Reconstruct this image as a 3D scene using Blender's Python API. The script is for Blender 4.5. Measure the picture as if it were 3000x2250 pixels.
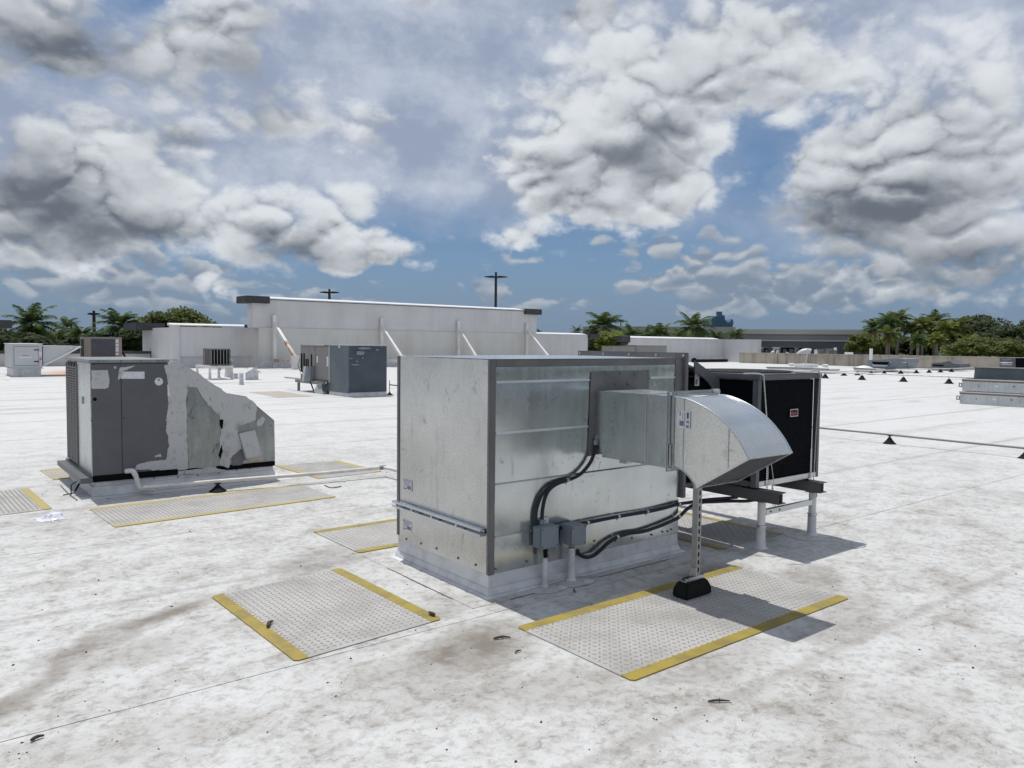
import bpy, bmesh, math, random
from mathutils import Vector, Matrix
random.seed(7)
rad = math.radians
for o in list(bpy.data.objects): bpy.data.objects.remove(o)
S = bpy.context.scene
COL = S.collection

# ------------------------------------------------------------------ camera
# x runs along the roof sheets (right and away), y across them (left and away)
F = 2253.0; PITCH = rad(3.0); ROLL = rad(0.6); UA = rad(38.4); H = 1.6
def _axes():
    fw = (0, math.cos(PITCH), -math.sin(PITCH)); up = (0, math.sin(PITCH), math.cos(PITCH)); rt = (1, 0, 0)
    c, s = math.cos(ROLL), math.sin(ROLL)
    rt2 = [rt[i]*c+up[i]*s for i in range(3)]; up2 = [-rt[i]*s+up[i]*c for i in range(3)]
    ca, sa = math.cos(-UA), math.sin(-UA)
    w = lambda v: Vector((v[0]*ca-v[1]*sa, v[0]*sa+v[1]*ca, v[2]))
    return w(rt2), w(fw), w(up2)
RT, FW, UP = _axes()
cam = bpy.data.cameras.new('camera'); camo = bpy.data.objects.new('camera', cam); COL.objects.link(camo)
cam.sensor_width = 36.0; cam.lens = 36.0*F/3000.0; cam.clip_start = 0.05; cam.clip_end = 12000
m = Matrix((RT, UP, -FW)).transposed().to_4x4(); m.translation = Vector((0, 0, H)); camo.matrix_world = m
S.camera = camo
S.render.resolution_x = 1024; S.render.resolution_y = 768

# photo pixel (3000 x 2250) -> point on a known plane
def ray(px, py): return FW + RT*((px-1500)/F) + UP*((1125-py)/F)
def G(px, py, z=0.0):
    d = ray(px, py); t = (z-H)/d.z; return Vector((d.x*t, d.y*t, z))
def PX(px, py, x):
    d = ray(px, py); t = x/d.x; return Vector((x, d.y*t, H+d.z*t))
def PY(px, py, y):
    d = ray(px, py); t = y/d.y; return Vector((d.x*t, y, H+d.z*t))
def AT(px, py, dist):
    d = ray(px, py); t = dist/math.hypot(d.x, d.y); return Vector((d.x*t, d.y*t, H+d.z*t))

# ------------------------------------------------------------------ sun, sky, exposure
SUNV = Vector((0.018, 0.331, 1.0)).normalized()
sun = bpy.data.lights.new('sun', 'SUN'); sun.energy = 4.3; sun.angle = rad(0.53); sun.color = (1.0, 0.97, 0.915)
suno = bpy.data.objects.new('sun', sun); COL.objects.link(suno); suno.rotation_euler = SUNV.to_track_quat('Z', 'Y').to_euler()
S.view_settings.view_transform = 'Standard'; S.view_settings.look = 'None'
S.view_settings.exposure = -0.24; S.view_settings.gamma = 1.0; S.view_settings.use_curve_mapping = False
S.render.engine = 'CYCLES'

class NT:
    """small node-tree helper"""
    def __init__(s, tree): s.t = tree; s.n = tree.nodes; s.l = tree.links
    def put(s, sock, v):
        if isinstance(v, bpy.types.NodeSocket): s.l.new(v, sock)
        else: sock.default_value = v
    def math(s, op, a, b=0.0, c=None, clamp=False):
        n = s.n.new('ShaderNodeMath'); n.operation = op; n.use_clamp = clamp
        s.put(n.inputs[0], a); s.put(n.inputs[1], b)
        if c is not None: s.put(n.inputs[2], c)
        return n.outputs[0]
    def add(s, a, b, clamp=False): return s.math('ADD', a, b, clamp=clamp)
    def sub(s, a, b, clamp=False): return s.math('SUBTRACT', a, b, clamp=clamp)
    def mul(s, a, b, clamp=False): return s.math('MULTIPLY', a, b, clamp=clamp)
    def mad(s, a, b, c, clamp=False): return s.math('MULTIPLY_ADD', a, b, c, clamp=clamp)
    def vmath(s, op, a, b=(0, 0, 0), out=0):
        n = s.n.new('ShaderNodeVectorMath'); n.operation = op
        s.put(n.inputs[0], a); s.put(n.inputs[1], b)
        return n.outputs['Value'] if op in ('DOT_PRODUCT', 'LENGTH', 'DISTANCE') else n.outputs[0]
    def ss(s, v, lo, hi, a=0.0, b=1.0):
        n = s.n.new('ShaderNodeMapRange'); n.interpolation_type = 'SMOOTHSTEP'
        s.put(n.inputs[0], v); n.inputs[1].default_value = lo; n.inputs[2].default_value = hi
        n.inputs[3].default_value = a; n.inputs[4].default_value = b
        return n.outputs[0]
    def noise(s, vec, scale, detail=4, rough=.55, dist=0.0, out='Fac', lac=2.0):
        n = s.n.new('ShaderNodeTexNoise'); s.put(n.inputs['Vector'], vec)
        n.inputs['Scale'].default_value = scale; n.inputs['Detail'].default_value = detail
        n.inputs['Roughness'].default_value = rough; n.inputs['Distortion'].default_value = dist; n.inputs['Lacunarity'].default_value = lac
        return n.outputs[out]
    def voro(s, vec, scale, feature='F1', out='Distance', detail=0, rough=.5, rand=1.0):
        n = s.n.new('ShaderNodeTexVoronoi'); n.feature = feature; s.put(n.inputs['Vector'], vec)
        n.inputs['Scale'].default_value = scale; n.inputs['Detail'].default_value = detail
        n.inputs['Roughness'].default_value = rough; n.inputs['Randomness'].default_value = rand
        return n.outputs[out]
    def mapping(s, vec, loc=(0, 0, 0), rot=(0, 0, 0), scale=(1, 1, 1)):
        n = s.n.new('ShaderNodeMapping'); s.put(n.inputs[0], vec)
        n.inputs[1].default_value = loc; n.inputs[2].default_value = rot; n.inputs[3].default_value = scale
        return n.outputs[0]
    def blob(s, vec, cx, cy, rx, ry, rot=0.0):
        # 1 in the middle of an ellipse, 0 on its rim
        v = s.mapping(vec, (-cx, -cy, 0))
        if rot: v = s.mapping(v, (0, 0, 0), (0, 0, -rot))
        v = s.mapping(v, (0, 0, 0), (0, 0, 0), (1.0/rx, 1.0/ry, 0.0))
        n = s.n.new('ShaderNodeTexGradient'); n.gradient_type = 'SPHERICAL'; s.put(n.inputs[0], v)
        return n.outputs['Fac']
    def mix(s, f, a, b, mode='MIX'):
        n = s.n.new('ShaderNodeMix'); n.data_type = 'RGBA'; n.blend_type = mode
        s.put(n.inputs[0], f)
        for k, v in ((6, a), (7, b)):
            if isinstance(v, bpy.types.NodeSocket): s.l.new(v, n.inputs[k])
            else: n.inputs[k].default_value = (v[0], v[1], v[2], 1.0)
        return n.outputs[2]
    def comb(s, x, y, z):
        n = s.n.new('ShaderNodeCombineXYZ'); s.put(n.inputs[0], x); s.put(n.inputs[1], y); s.put(n.inputs[2], z); return n.outputs[0]
    def sep(s, v):
        n = s.n.new('ShaderNodeSeparateXYZ'); s.put(n.inputs[0], v); return n.outputs

def build_world():
    w = bpy.data.worlds.new('World'); S.world = w; w.use_nodes = True
    t = NT(w.node_tree); w.node_tree.nodes.clear()
    K = 10.0     # cloud radiance is given before the background strength of 0.1
    sky = t.n.new('ShaderNodeTexSky'); sky.sky_type = 'NISHITA'; sky.sun_disc = False
    sky.sun_elevation = rad(71.6); sky.sun_rotation = rad(3); sky.air_density = 1.0; sky.dust_density = 0.6; sky.ozone_density = 3.0
    tc = t.n.new('ShaderNodeTexCoord'); D = tc.outputs['Generated']
    hr = (math.cos(-UA), math.sin(-UA), 0); hf = (-math.sin(-UA), math.cos(-UA), 0)
    X = t.vmath('DOT_PRODUCT', D, hr); Yv = t.vmath('DOT_PRODUCT', D, hf); Zv = t.sep(D)[2]
    az = t.math('ARCTAN2', X, Yv); el = t.math('ARCSINE', Zv)
    Dz = t.vmath('MULTIPLY', D, (1, 1, 1.5))
    # meandering of all outlines
    wob = t.noise(Dz, 6.5, 5, .62, out='Color')
    P = t.vmath('ADD', t.comb(az, el, 0.0), t.vmath('MULTIPLY', t.vmath('SUBTRACT', wob, (.5, .5, .5)), (.17, .10, 0)))
    def ae(px, py):
        d = ray(px, py).normalized(); hx = d.x*hr[0]+d.y*hr[1]; hy = d.x*hf[0]+d.y*hf[1]
        return math.atan2(hx, hy), math.asin(d.z)
    def field(lst, P=P):
        tot = None
        for (px, py, rx, ry, wgt) in lst:
            a, e = ae(px, py); rx /= F; ry /= F
            v = t.mapping(P, (-a/rx, -e/ry, 0), (0, 0, 0), (1/rx, 1/ry, 0))
            n = t.n.new('ShaderNodeTexGradient'); n.gradient_type = 'SPHERICAL'; t.put(n.inputs[0], v)
            tot = t.mul(n.outputs['Fac'], wgt) if tot is None else t.mad(n.outputs['Fac'], wgt, tot)
        return tot
    cumulus = CUMULUS
    darks = DARKS
    gaps = GAPS; banks = BANKS
    inview = t.mul(t.ss(t.math('ABSOLUTE', az), .64, .85, 1, 0), t.ss(el, .46, .62, 1, 0)); outview = t.sub(1.0, inview)
    low = t.noise(Dz, 2.3, 2, .5)
    cov = t.mad(field(cumulus), inview, t.mul(t.ss(low, .40, .66, 0, 1.0), outview))
    covu = field(cumulus, t.vmath('ADD', P, (-.012, .05, 0)))
    def ridged(vec, sc, det):
        n = t.n.new('ShaderNodeTexNoise'); n.noise_type = 'RIDGED_MULTIFRACTAL'; n.normalize = True; t.put(n.inputs['Vector'], vec)
        n.inputs['Scale'].default_value = sc; n.inputs['Detail'].default_value = det; n.inputs['Roughness'].default_value = .62
        n.inputs['Offset'].default_value = .9; n.inputs['Gain'].default_value = 1.0
        return n.outputs['Fac']
    a0 = t.noise(Dz, 9.5, 8, .60); as0 = t.noise(Dz, 8.0, 2, .5)
    Dw = t.vmath('ADD', Dz, t.vmath('MULTIPLY', wob, (.05, .05, .05)))
    r0 = ridged(Dw, 18.0, 6); off = Vector((SUNV.x*.5-.006, SUNV.y*.5, 1.5))*.010
    r1 = ridged(t.vmath('ADD', Dw, (off.x, off.y, off.z)), 18.0, 6)
    dens = t.mad(t.sub(a0, .5), 1.75, cov); dens = t.mad(t.sub(.5, r0), .36, dens)
    cmask = t.ss(dens, .22, .80)
    thick = t.ss(dens, .45, 1.35)
    dk = t.mad(field(darks), inview, t.mul(t.ss(low, .50, .74, 0, .8), outview))
    under = t.mul(t.ss(t.sub(covu, cov), -.40, .30), t.mul(thick, inview))
    shade = t.mad(under, .30, t.mul(thick, .05))
    shade = t.mad(t.mul(dk, t.mad(as0, 1.1, .20)), .62, shade)
    relief = t.mul(t.sub(r1, r0), RELIEF)
    shade = t.sub(shade, relief); shade = t.mad(t.sub(r0, .5), .20, shade); shade = t.mad(t.sub(a0, .5), -.85, shade)
    shade = t.ss(shade, -.22, .92)
    ccol = t.mix(shade, (.86*K, .90*K, .95*K), (.165*K, .195*K, .24*K))
    # thin high veil
    vn = t.noise(t.vmath('MULTIPLY', D, (1, 1, 2.6)), 3.1, 5, .58)
    veil = t.sub(t.ss(vn, .10, .46), t.mul(t.mul(field(gaps), inview), 1.25), clamp=True)
    veil = t.mul(t.mul(veil, t.ss(el, .06, .2)), .95)
    vcol = t.mix(t.ss(a0, .34, .66), (.37*K, .44*K, .585*K), (.62*K, .68*K, .80*K))
    # rows of small far cumulus near the horizon
    hv = t.vmath('MULTIPLY', D, (1, 1, 1.7))
    hr0 = ridged(hv, 24.0, 5); hr1 = ridged(t.vmath('ADD', hv, (0, 0, .012)), 24.0, 5)
    hn = t.mad(t.sub(.5, hr0), .20, t.noise(t.vmath('MULTIPLY', D, (1, 1, 3.0)), 8.0, 5, .58))
    hd = t.mad(t.sub(hn, .5), 2.0, t.mul(field(banks), inview)); hd = t.mad(t.ss(low, .45, .6, 0, .3), outview, hd)
    hmask = t.mul(t.ss(hd, .20, .48), t.ss(el, .20, .12))
    hsh = t.mad(t.sub(hr1, hr0), .9, t.mad(hd, -.55, .55)); hcol = t.mix(t.ss(hsh, -.15, .85), (.265*K, .325*K, .42*K), (.60*K, .635*K, .67*K))
    col = t.mix(.65, sky.outputs[0], (.135*K, .265*K, .49*K))
    col = t.mix(t.ss(el, .12, -.01, 0, .80), col, (.215*K, .305*K, .43*K))
    col = t.mix(veil, col, vcol)
    col = t.mix(t.mul(hmask, t.ss(el, -.01, .10, .30, .85)), col, hcol)
    col = t.mix(cmask, col, ccol)
    bg = t.n.new('ShaderNodeBackground'); bg.inputs[1].default_value = 0.1
    t.l.new(col, bg.inputs[0]); out = t.n.new('ShaderNodeOutputWorld'); t.l.new(bg.outputs[0], out.inputs[0])
    w.cycles.sampling_method = 'NONE'
RELIEF = .26
# photo positions of the clouds: x, y, half width, half height, weight
CUMULUS = [(150,100,430,260,1.15),(560,60,220,170,.5),(720,150,260,260,.8),(830,370,230,150,.75),(90,580,500,190,1.2),
    (430,630,380,140,.9),(870,700,300,140,1.35),(1090,750,210,90,1.2),(480,370,230,140,.85),(230,430,330,110,.5),
    (1090,390,200,140,.9),(1060,590,220,90,.6),(1740,420,440,340,1.25),(1980,230,400,300,1.05),(2280,110,330,230,.95),
    (1620,550,270,150,1.0),(1950,580,330,130,.8),(2440,450,290,260,1.15),(2640,570,520,210,1.15),(2800,310,380,300,1.0),
    (2850,800,560,150,.95),(1480,700,130,60,1.0),(1290,-10,200,90,.8),(1690,0,200,90,.8),(650,825,110,45,.8),(200,760,420,70,.55),
    (2200,540,160,200,-.6),(2390,350,210,120,-.55),(420,20,150,90,-.9),(1020,230,180,200,-.5),(320,300,260,80,-.6),(1330,300,150,300,-.6)]
DARKS = [(140,120,420,210,1.5),(740,160,220,250,.9),(830,375,180,100,.5),(90,590,430,190,1.5),(500,690,330,80,.6),(890,740,210,80,1.0),
    (1095,765,150,50,.7),(480,400,130,70,.9),(1095,430,120,65,.7),(1810,440,240,110,.85),(1640,520,150,80,.8),(2090,240,200,130,.45),
    (2480,620,460,140,1.0),(2860,400,360,150,.6),(2850,800,620,130,1.05),(1290,-10,180,80,1.2),(1690,0,190,80,1.2)]
GAPS = [(1150,760,820,190,1.3),(2170,540,200,220,.8),(2330,360,300,140,.55),(1800,740,480,110,1.1),(420,10,150,90,.8)]
BANKS = [(150,760,480,90,.8),(280,850,420,70,.7),(900,880,360,60,.6),(1480,870,300,60,.5),(2020,850,420,90,.8),(2420,830,560,110,.9),(650,815,150,50,.6),(2000,720,380,70,.6)]
build_world()

# ------------------------------------------------------------------ materials
def newmat(name):
    m = bpy.data.materials.new(name); m.use_nodes = True; t = NT(m.node_tree)
    b = next(n for n in m.node_tree.nodes if n.type == 'BSDF_PRINCIPLED')
    return m, t, b
def pos(t): return t.n.new('ShaderNodeNewGeometry').outputs['Position']
def bump(t, b, h, strength, dist=.01):
    n = t.n.new('ShaderNodeBump'); n.inputs['Strength'].default_value = strength; n.inputs['Distance'].default_value = dist
    t.l.new(h, n.inputs['Height']); t.l.new(n.outputs[0], b.inputs['Normal'])
def plain(name, c, rough=.6, metal=0.0, c2=None, scale=4.0, amt=1.0, bmp=0.0, bscale=60, spec=.5, stretch=(1, 1, 1), rvar=.1):
    """paint or similar: base colour c with worn patches towards c2"""
    m, t, b = newmat(name); p = pos(t); p = t.vmath('MULTIPLY', p, stretch)
    c2 = c2 or tuple(v*.78 for v in c)
    n = t.ss(t.noise(p, scale, 6, .62), .38, .68); n2 = t.noise(p, scale*9, 4, .6)
    f = t.mul(t.mad(n, .7, t.mul(n2, .3)), amt, clamp=True)
    t.l.new(t.mix(f, c, c2), b.inputs['Base Color'])
    t.l.new(t.mad(n2, rvar*2, rough-rvar), b.inputs['Roughness'])
    b.inputs['Metallic'].default_value = metal; b.inputs['Specular IOR Level'].default_value = spec
    if bmp: bump(t, b, t.noise(p, bscale, 4, .6), bmp)
    return m

def mat_membrane():
    m, t, b = newmat('white_membrane'); p = pos(t)
    px = t.sep(p)[0]; py = t.sep(p)[1]
    clean = (.585, .59, .595); grime = (.25, .232, .206); brown = (.15, .125, .098)
    # more foot traffic dirt near the camera and round the big box, cleaner far off
    dist = t.vmath('LENGTH', t.vmath('SUBTRACT', p, (2.6, 2.5, 0)))
    near = t.ss(dist, 3.0, 16.0, 1.0, .34)
    w = t.vmath('ADD', p, t.vmath('MULTIPLY', t.vmath('SUBTRACT', t.noise(p, 3.0, 5, .65, out='Color'), (.5, .5, .5)), (.28, .28, 0)))
    big = t.ss(t.noise(w, .75, 7, .68), .44, .70)
    mid = t.ss(t.noise(w, 3.4, 7, .72), .42, .68)
    fine = t.ss(t.noise(p, 17.0, 5, .72), .46, .66)
    # scuffs: short strokes in many directions
    def scuff(rot, sc, lo, hi):
        v = t.mapping(w, (0, 0, 0), (0, 0, rot), (sc*.22, sc, 1)); return t.ss(t.noise(v, 1.0, 3, .6, 2.2), lo, hi)
    sc1 = t.add(scuff(.25, 34, .60, .70), scuff(-.5, 42, .615, .70), clamp=True)
    sc1 = t.add(sc1, scuff(1.25, 38, .62, .71), clamp=True)
    v2 = t.noise(w, 15.0, 4, .6, 3.0); curl = t.mul(t.ss(t.math('ABSOLUTE', t.sub(v2, .5)), .018, .004, 0, 1), t.ss(t.noise(p, 2.4, 4, .6), .50, .62))
    d = t.mul(big, .36); d = t.add(d, t.mul(mid, .50)); d = t.mad(fine, .46, d)
    d = t.mad(d, 1.0, .16); d = t.mul(d, near)
    marks = t.mul(t.add(t.mul(sc1, t.mad(mid, .6, .35)), t.mul(curl, .3), clamp=True), near)
    # stains with a place of their own
    q = t.vmath('MULTIPLY', w, (1, 1, 0)); st = None
    def G2(a, c): v = G(a, c); return v.x, v.y
    for (sx, sy, rx, ry, ro, k) in ((350,1850,.85,.17,.55,.8),(80,2030,.7,.14,.9,.85),(560,1775,.5,.13,.35,.75),(430,1905,.35,.3,0,.55),
            (1400,1890,.55,.35,.2,.75),(1330,1930,.8,.45,.2,.45),(2160,1720,.6,.25,.3,.45),(2000,1690,.5,.18,.1,.7),(950,1640,.9,.4,.5,.55),
            (2380,1690,.5,.3,.5,.7),(2100,1670,.5,.2,0,.7),(1580,1700,.6,.2,0,.35),(1700,2010,1.1,.3,-.3,.4),(2600,2150,.9,.5,.3,.3),(420,2180,.6,.3,0,.35),
            (2480,1800,.8,.35,.2,.5),(2150,1930,.7,.2,.1,.4),(1250,1790,.5,.22,.1,.45)):
        x, y = G2(sx, sy); e = t.mul(t.ss(t.blob(q, x, y, rx, ry, ro), .05, .75), k); st = e if st is None else t.add(st, e)
    st = t.mul(st, t.mad(t.noise(w, 6.0, 5, .65), 1.3, .1), clamp=True)
    # far ponding marks, long and flat on the roof
    pm = t.mapping(p, (0, 0, 0), (0, 0, rad(-38)), (.12, .75, 1)); pond = t.mul(t.ss(t.noise(pm, 1.0, 6, .66, .4), .52, .70), t.ss(dist, 7, 18))
    c = t.mix(t.mul(d, .85, clamp=True), clean, grime)
    c = t.mix(t.mul(marks, .72), c, (.13, .12, .11))
    c = t.mix(t.mul(st, .85, clamp=True), c, brown)
    c = t.mix(t.mul(pond, .58), c, (.28, .258, .23))
    rx, ry = G2(290, 1093); c = t.mix(t.mul(t.ss(t.blob(q, rx, ry, 3.5, 7.0), .1, .8), .85), c, (.50, .20, .07))
    # dirt caught at the sheet laps
    sy = t.math('ABSOLUTE', t.sub(t.math('FRACT', t.mul(t.sub(py, SEAM0), 1/SEAMP)), .5))
    lap = t.mul(t.ss(sy, .478, .5), t.mad(t.noise(p, 2.0, 4, .6), 1.1, .0)); c = t.mix(t.mul(lap, .62), c, (.22, .20, .18))
    lapf = t.mul(t.mul(t.ss(sy, .462, .498), t.ss(dist, 6, 18)), t.mad(t.noise(t.vmath('MULTIPLY', p, (.3, 1, 1)), 1.0, 4, .6), 1.2, -.05, clamp=True)); c = t.mix(t.mul(lapf, .62), c, (.25, .235, .215))
    t.l.new(c, b.inputs['Base Color']); b.inputs['Roughness'].default_value = .62; b.inputs['Specular IOR Level'].default_value = .30
    h = t.add(t.mul(t.noise(p, 5.0, 3, .5), 1.0), t.mul(t.noise(p, 60, 3, .6), .12)); bump(t, b, h, .25, .012)
    return m

def mat_galv(name, tone=1.0, rough=.28, dirty=.7, tint=(1, 1, 1), spang=1.0, bmp=.35):
    m, t, b = newmat(name); p = pos(t)
    cell = t.voro(p, 70.0, 'F1', 'Color'); g = t.sep(cell)[0]
    n = t.noise(p, 2.2, 6, .62); n2 = t.noise(t.vmath('MULTIPLY', p, (6, 6, 1.2)), 3.0, 6, .65)
    smud = t.add(t.ss(t.noise(p, 7.5, 5, .72, 1.2), .58, .72), t.ss(t.noise(t.vmath('MULTIPLY', p, (1, 1, .16)), 11.0, 4, .7), .58, .74, 0, .55), clamp=True)
    v = t.mad(g, .03*spang, .56*tone); v = t.add(v, t.mul(t.sub(n, .5), .26)); v = t.add(v, t.mul(t.sub(n2, .5), .24*spang))
    v = t.sub(v, t.mul(smud, .24*dirty))
    col = t.vmath('MULTIPLY', t.comb(v, v, v), (1.0*tint[0], 1.005*tint[1], .985*tint[2]))
    t.l.new(col, b.inputs['Base Color']); b.inputs['Metallic'].default_value = .88
    r = t.mad(n2, .22*spang, rough-.11*spang); r = t.add(r, t.mul(smud, .18)); r = t.add(r, t.mul(t.sub(g, .5), .03)); t.l.new(r, b.inputs['Roughness'])
    bump(t, b, t.add(t.noise(p, 2.2, 2, .5), t.mul(t.noise(p, 40, 3, .5), .004*spang)), bmp, .012)
    return m

def mat_streak(name, c, c2, amt=.8, scale=3.0, rough=.8):
    """wall with rain streaks running down"""
    m, t, b = newmat(name); p = pos(t)
    s1 = t.ss(t.noise(t.vmath('MULTIPLY', p, (1, 1, .07)), scale, 6, .7), .45, .68)
    s2 = t.ss(t.noise(p, .8, 5, .6), .4, .65); f = t.mul(t.mad(s1, .7, t.mul(s2, .4)), amt, clamp=True)
    t.l.new(t.mix(f, c, c2), b.inputs['Base Color']); b.inputs['Roughness'].default_value = rough
    bump(t, b, t.noise(p, 30, 4, .7), .15)
    return m
def mat_leaf(name, c, c2, c3=None):
    m, t, b = newmat(name); p = pos(t)
    f = t.ss(t.noise(p, .9, 4, .7), .35, .65); f2 = t.noise(p, 7.0, 2, .5)
    c = t.mix(f, c, c2)
    if c3: c = t.mix(t.ss(f2, .55, .75), c, c3)
    t.l.new(c, b.inputs['Base Color']); b.inputs['Roughness'].default_value = .6; b.inputs['Specular IOR Level'].default_value = .15
    tr = t.n.new('ShaderNodeBsdfTranslucent'); t.l.new(c, tr.inputs[0])
    mx = t.n.new('ShaderNodeMixShader'); mx.inputs[0].default_value = .28
    t.l.new(b.outputs[0], mx.inputs[1]); t.l.new(tr.outputs[0], mx.inputs[2])
    o = next(n for n in m.node_tree.nodes if n.type == 'OUTPUT_MATERIAL'); t.l.new(mx.outputs[0], o.inputs[0])
    return m
def mat_coil():
    m, t, b = newmat('black_coil'); p = pos(t); s = t.sep(p)
    a = t.math('SINE', t.mul(s[2], 420)); c = t.math('SINE', t.mul(t.add(s[0], s[1]), 330))
    h = t.add(a, t.mul(c, .8)); f = t.ss(h, -.5, 1.6)
    t.l.new(t.mix(t.mul(f, t.mad(t.noise(p, 5, 4, .6), .9, .2)), (.002, .003, .005), (.010, .012, .018)), b.inputs['Base Color'])
    b.inputs['Roughness'].default_value = .7; b.inputs['Specular IOR Level'].default_value = .06; bump(t, b, h, .5, .003)
    return m

def mat_seal():
    m, t, b = newmat('white_roof_sealant'); p = pos(t)
    n = t.noise(p, 7, 5, .65); n2 = t.noise(t.vmath('MULTIPLY', p, (2.2, 2.2, 1)), 14, 6, .72); hole = t.ss(n2, .60, .66); thin = t.ss(n, .52, .70)
    c = t.mix(thin, (.50, .50, .495), (.36, .365, .365)); c = t.mix(t.mul(hole, t.mad(n, 1.2, .1)), c, (.14, .145, .155))
    t.l.new(c, b.inputs['Base Color']); b.inputs['Roughness'].default_value = .6; b.inputs['Specular IOR Level'].default_value = .25
    bump(t, b, t.add(n2, t.noise(p, 45, 3, .6)), .6, .008); return m
SEAM0, SEAMP = 3.58-1.5275, 3.055
M = {}
M['membrane'] = mat_membrane()
M['flashing'] = plain('flashing_membrane', (.66, .67, .69), .5, c2=(.38, .37, .355), scale=6, amt=.75, bmp=.2, bscale=14)
M['lapdirt'] = plain('lap_dirt', (.10, .09, .085), .9)
M['pad'] = plain('grey_tread_rubber', (.42, .412, .40), .62, c2=(.26, .248, .232), scale=2.6, amt=.9, bmp=.2, bscale=90)
M['tread'] = plain('worn_shaded_treads', (.25, .243, .235), .6, c2=(.33, .32, .31), scale=9, amt=.9)  # worn, dirty treads; shade around the lozenges is painted into this darker tone too
M['padtan'] = plain('faded_tan_tread', (.40, .365, .31), .7, c2=(.33, .30, .25), scale=2.0, amt=.7)
M['yellow'] = plain('worn_yellow_edge', (.33, .25, .036), .6, c2=(.19, .15, .05), scale=6, amt=1.0, bmp=.1)
M['yellowfade'] = plain('faded_yellow_edge', (.40, .32, .10), .65, c2=(.32, .27, .15), scale=5, amt=.8)
M['galv'] = mat_galv('galvanised_steel', spang=.6, bmp=.28)
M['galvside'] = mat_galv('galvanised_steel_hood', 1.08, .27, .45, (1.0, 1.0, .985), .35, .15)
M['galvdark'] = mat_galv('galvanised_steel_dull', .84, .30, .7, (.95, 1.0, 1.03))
M['galvfront'] = mat_galv('galvanised_steel_front', 1.05, .20, .7, (.95, 1.0, 1.03), .8)  # bluish tint paints some of the reflected sky into the base colour
M['galvpost'] = plain('zinc_strut_steel', (.36, .36, .355), .42, .45, c2=(.28, .28, .275), scale=9)
M['seamlit'] = plain('painted_lit_seam_edge', (.62, .63, .64), .4, .35, c2=(.5, .5, .5), scale=5)  # paler metal for the upper seams, the sunlight they catch put into the colour
M['galvold'] = mat_galv('galvanised_steel_old', .55, .34, .8, (.95, 1.0, 1.02))
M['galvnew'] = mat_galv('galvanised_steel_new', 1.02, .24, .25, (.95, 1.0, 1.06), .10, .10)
M['mastic'] = plain('grey_duct_sealant', (.115, .115, .12), .5, c2=(.17, .165, .165), scale=5, bmp=.5, bscale=24)
M['frame'] = plain('grey_painted_frame', (.12, .128, .14), .45, c2=(.095, .10, .108), scale=4)
M['beam'] = plain('dark_grey_steel_beam', (.085, .085, .088), .5, c2=(.15, .145, .14), scale=3)
M['coil'] = mat_coil()
M['black'] = plain('black_rubber', (.006, .006, .007), .75, c2=(.012, .012, .012), scale=8, spec=.15)
M['conduit'] = plain('black_conduit', (.012, .014, .023), .42, c2=(.02, .022, .034), scale=9, spec=.3)
M['jbox'] = plain('grey_plastic_box', (.20, .235, .27), .45, c2=(.17, .20, .225), scale=6)
M['pvc'] = plain('white_pvc', (.72, .70, .67), .45, c2=(.50, .48, .45), scale=6)
M['ugrey'] = plain('grey_unit_paint', (.092, .093, .107), .42, c2=(.115, .115, .127), scale=3)
M['udark'] = plain('dark_hollow', (.007, .007, .008), .85, spec=.08)
M['seal'] = mat_seal()
M['slate'] = plain('slate_blue_sheet', (.085, .108, .128), .48, c2=(.12, .145, .16), scale=2.5)
M['slate2'] = plain('dark_slate_sheet', (.045, .058, .075), .42, c2=(.065, .08, .10), scale=2.5)
M['taupe'] = plain('taupe_unit_paint', (.235, .22, .215), .5, c2=(.19, .18, .175), scale=2.5)
M['stucco'] = mat_streak('white_stucco', (.60, .60, .605), (.47, .46, .44), .55, .9)
M['stuccolow'] = mat_streak('cream_stucco', (.60, .59, .56), (.46, .44, .39), .6, .8)
M['cap'] = plain('dark_cap', (.028, .029, .033), .55, c2=(.05, .05, .055), scale=2)
M['coping'] = plain('white_metal_coping', (.80, .81, .82), .35, c2=(.68, .69, .70), scale=1.2)
M['brace'] = plain('white_brace_paint', (.74, .73, .71), .5, c2=(.58, .56, .52), scale=2)
M['rust'] = plain('rusty_paint', (.60, .54, .47), .8, c2=(.30, .15, .07), scale=2.2)
M['concrete'] = mat_streak('stained_concrete', (.44, .395, .325), (.20, .175, .145), .95, 1.6)
M['parapet'] = mat_streak('painted_parapet', (.50, .49, .47), (.40, .385, .36), .6, 1.0)
M['tan'] = plain('tan_unit_paint', (.25, .245, .225), .5, c2=(.21, .205, .19), scale=2)
M['whitepaint'] = plain('white_unit_paint', (.52, .54, .555), .4, c2=(.46, .475, .485), scale=1.5)
M['label'] = plain('white_label', (.72, .72, .76), .5, c2=(.55, .55, .60), scale=40)
M['print'] = plain('label_print', (.20, .20, .26), .6)
M['green'] = plain('green_print', (.035, .11, .07), .6)
M['red'] = plain('red_print', (.55, .10, .13), .5)
M['wood'] = plain('brown_wood_nailer', (.24, .145, .09), .75, c2=(.17, .105, .07), scale=8, stretch=(1, .2, 1))
M['bark'] = plain('palm_trunk', (.27, .24, .20), .85, c2=(.19, .165, .135), scale=3, bmp=.4)
M['darkbark'] = plain('tree_bark', (.10, .08, .06), .9, bmp=.5)
M['shaft'] = plain('green_crownshaft', (.10, .17, .05), .5)
M['palm'] = mat_leaf('palm_leaf', (0.066, 0.104, 0.026), (0.094, 0.142, 0.038), (0.133, 0.167, 0.065))
M['palmlight'] = mat_leaf('palm_leaf_light', (0.119, 0.150, 0.033), (0.168, 0.195, 0.046), (0.239, 0.221, 0.065))
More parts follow.
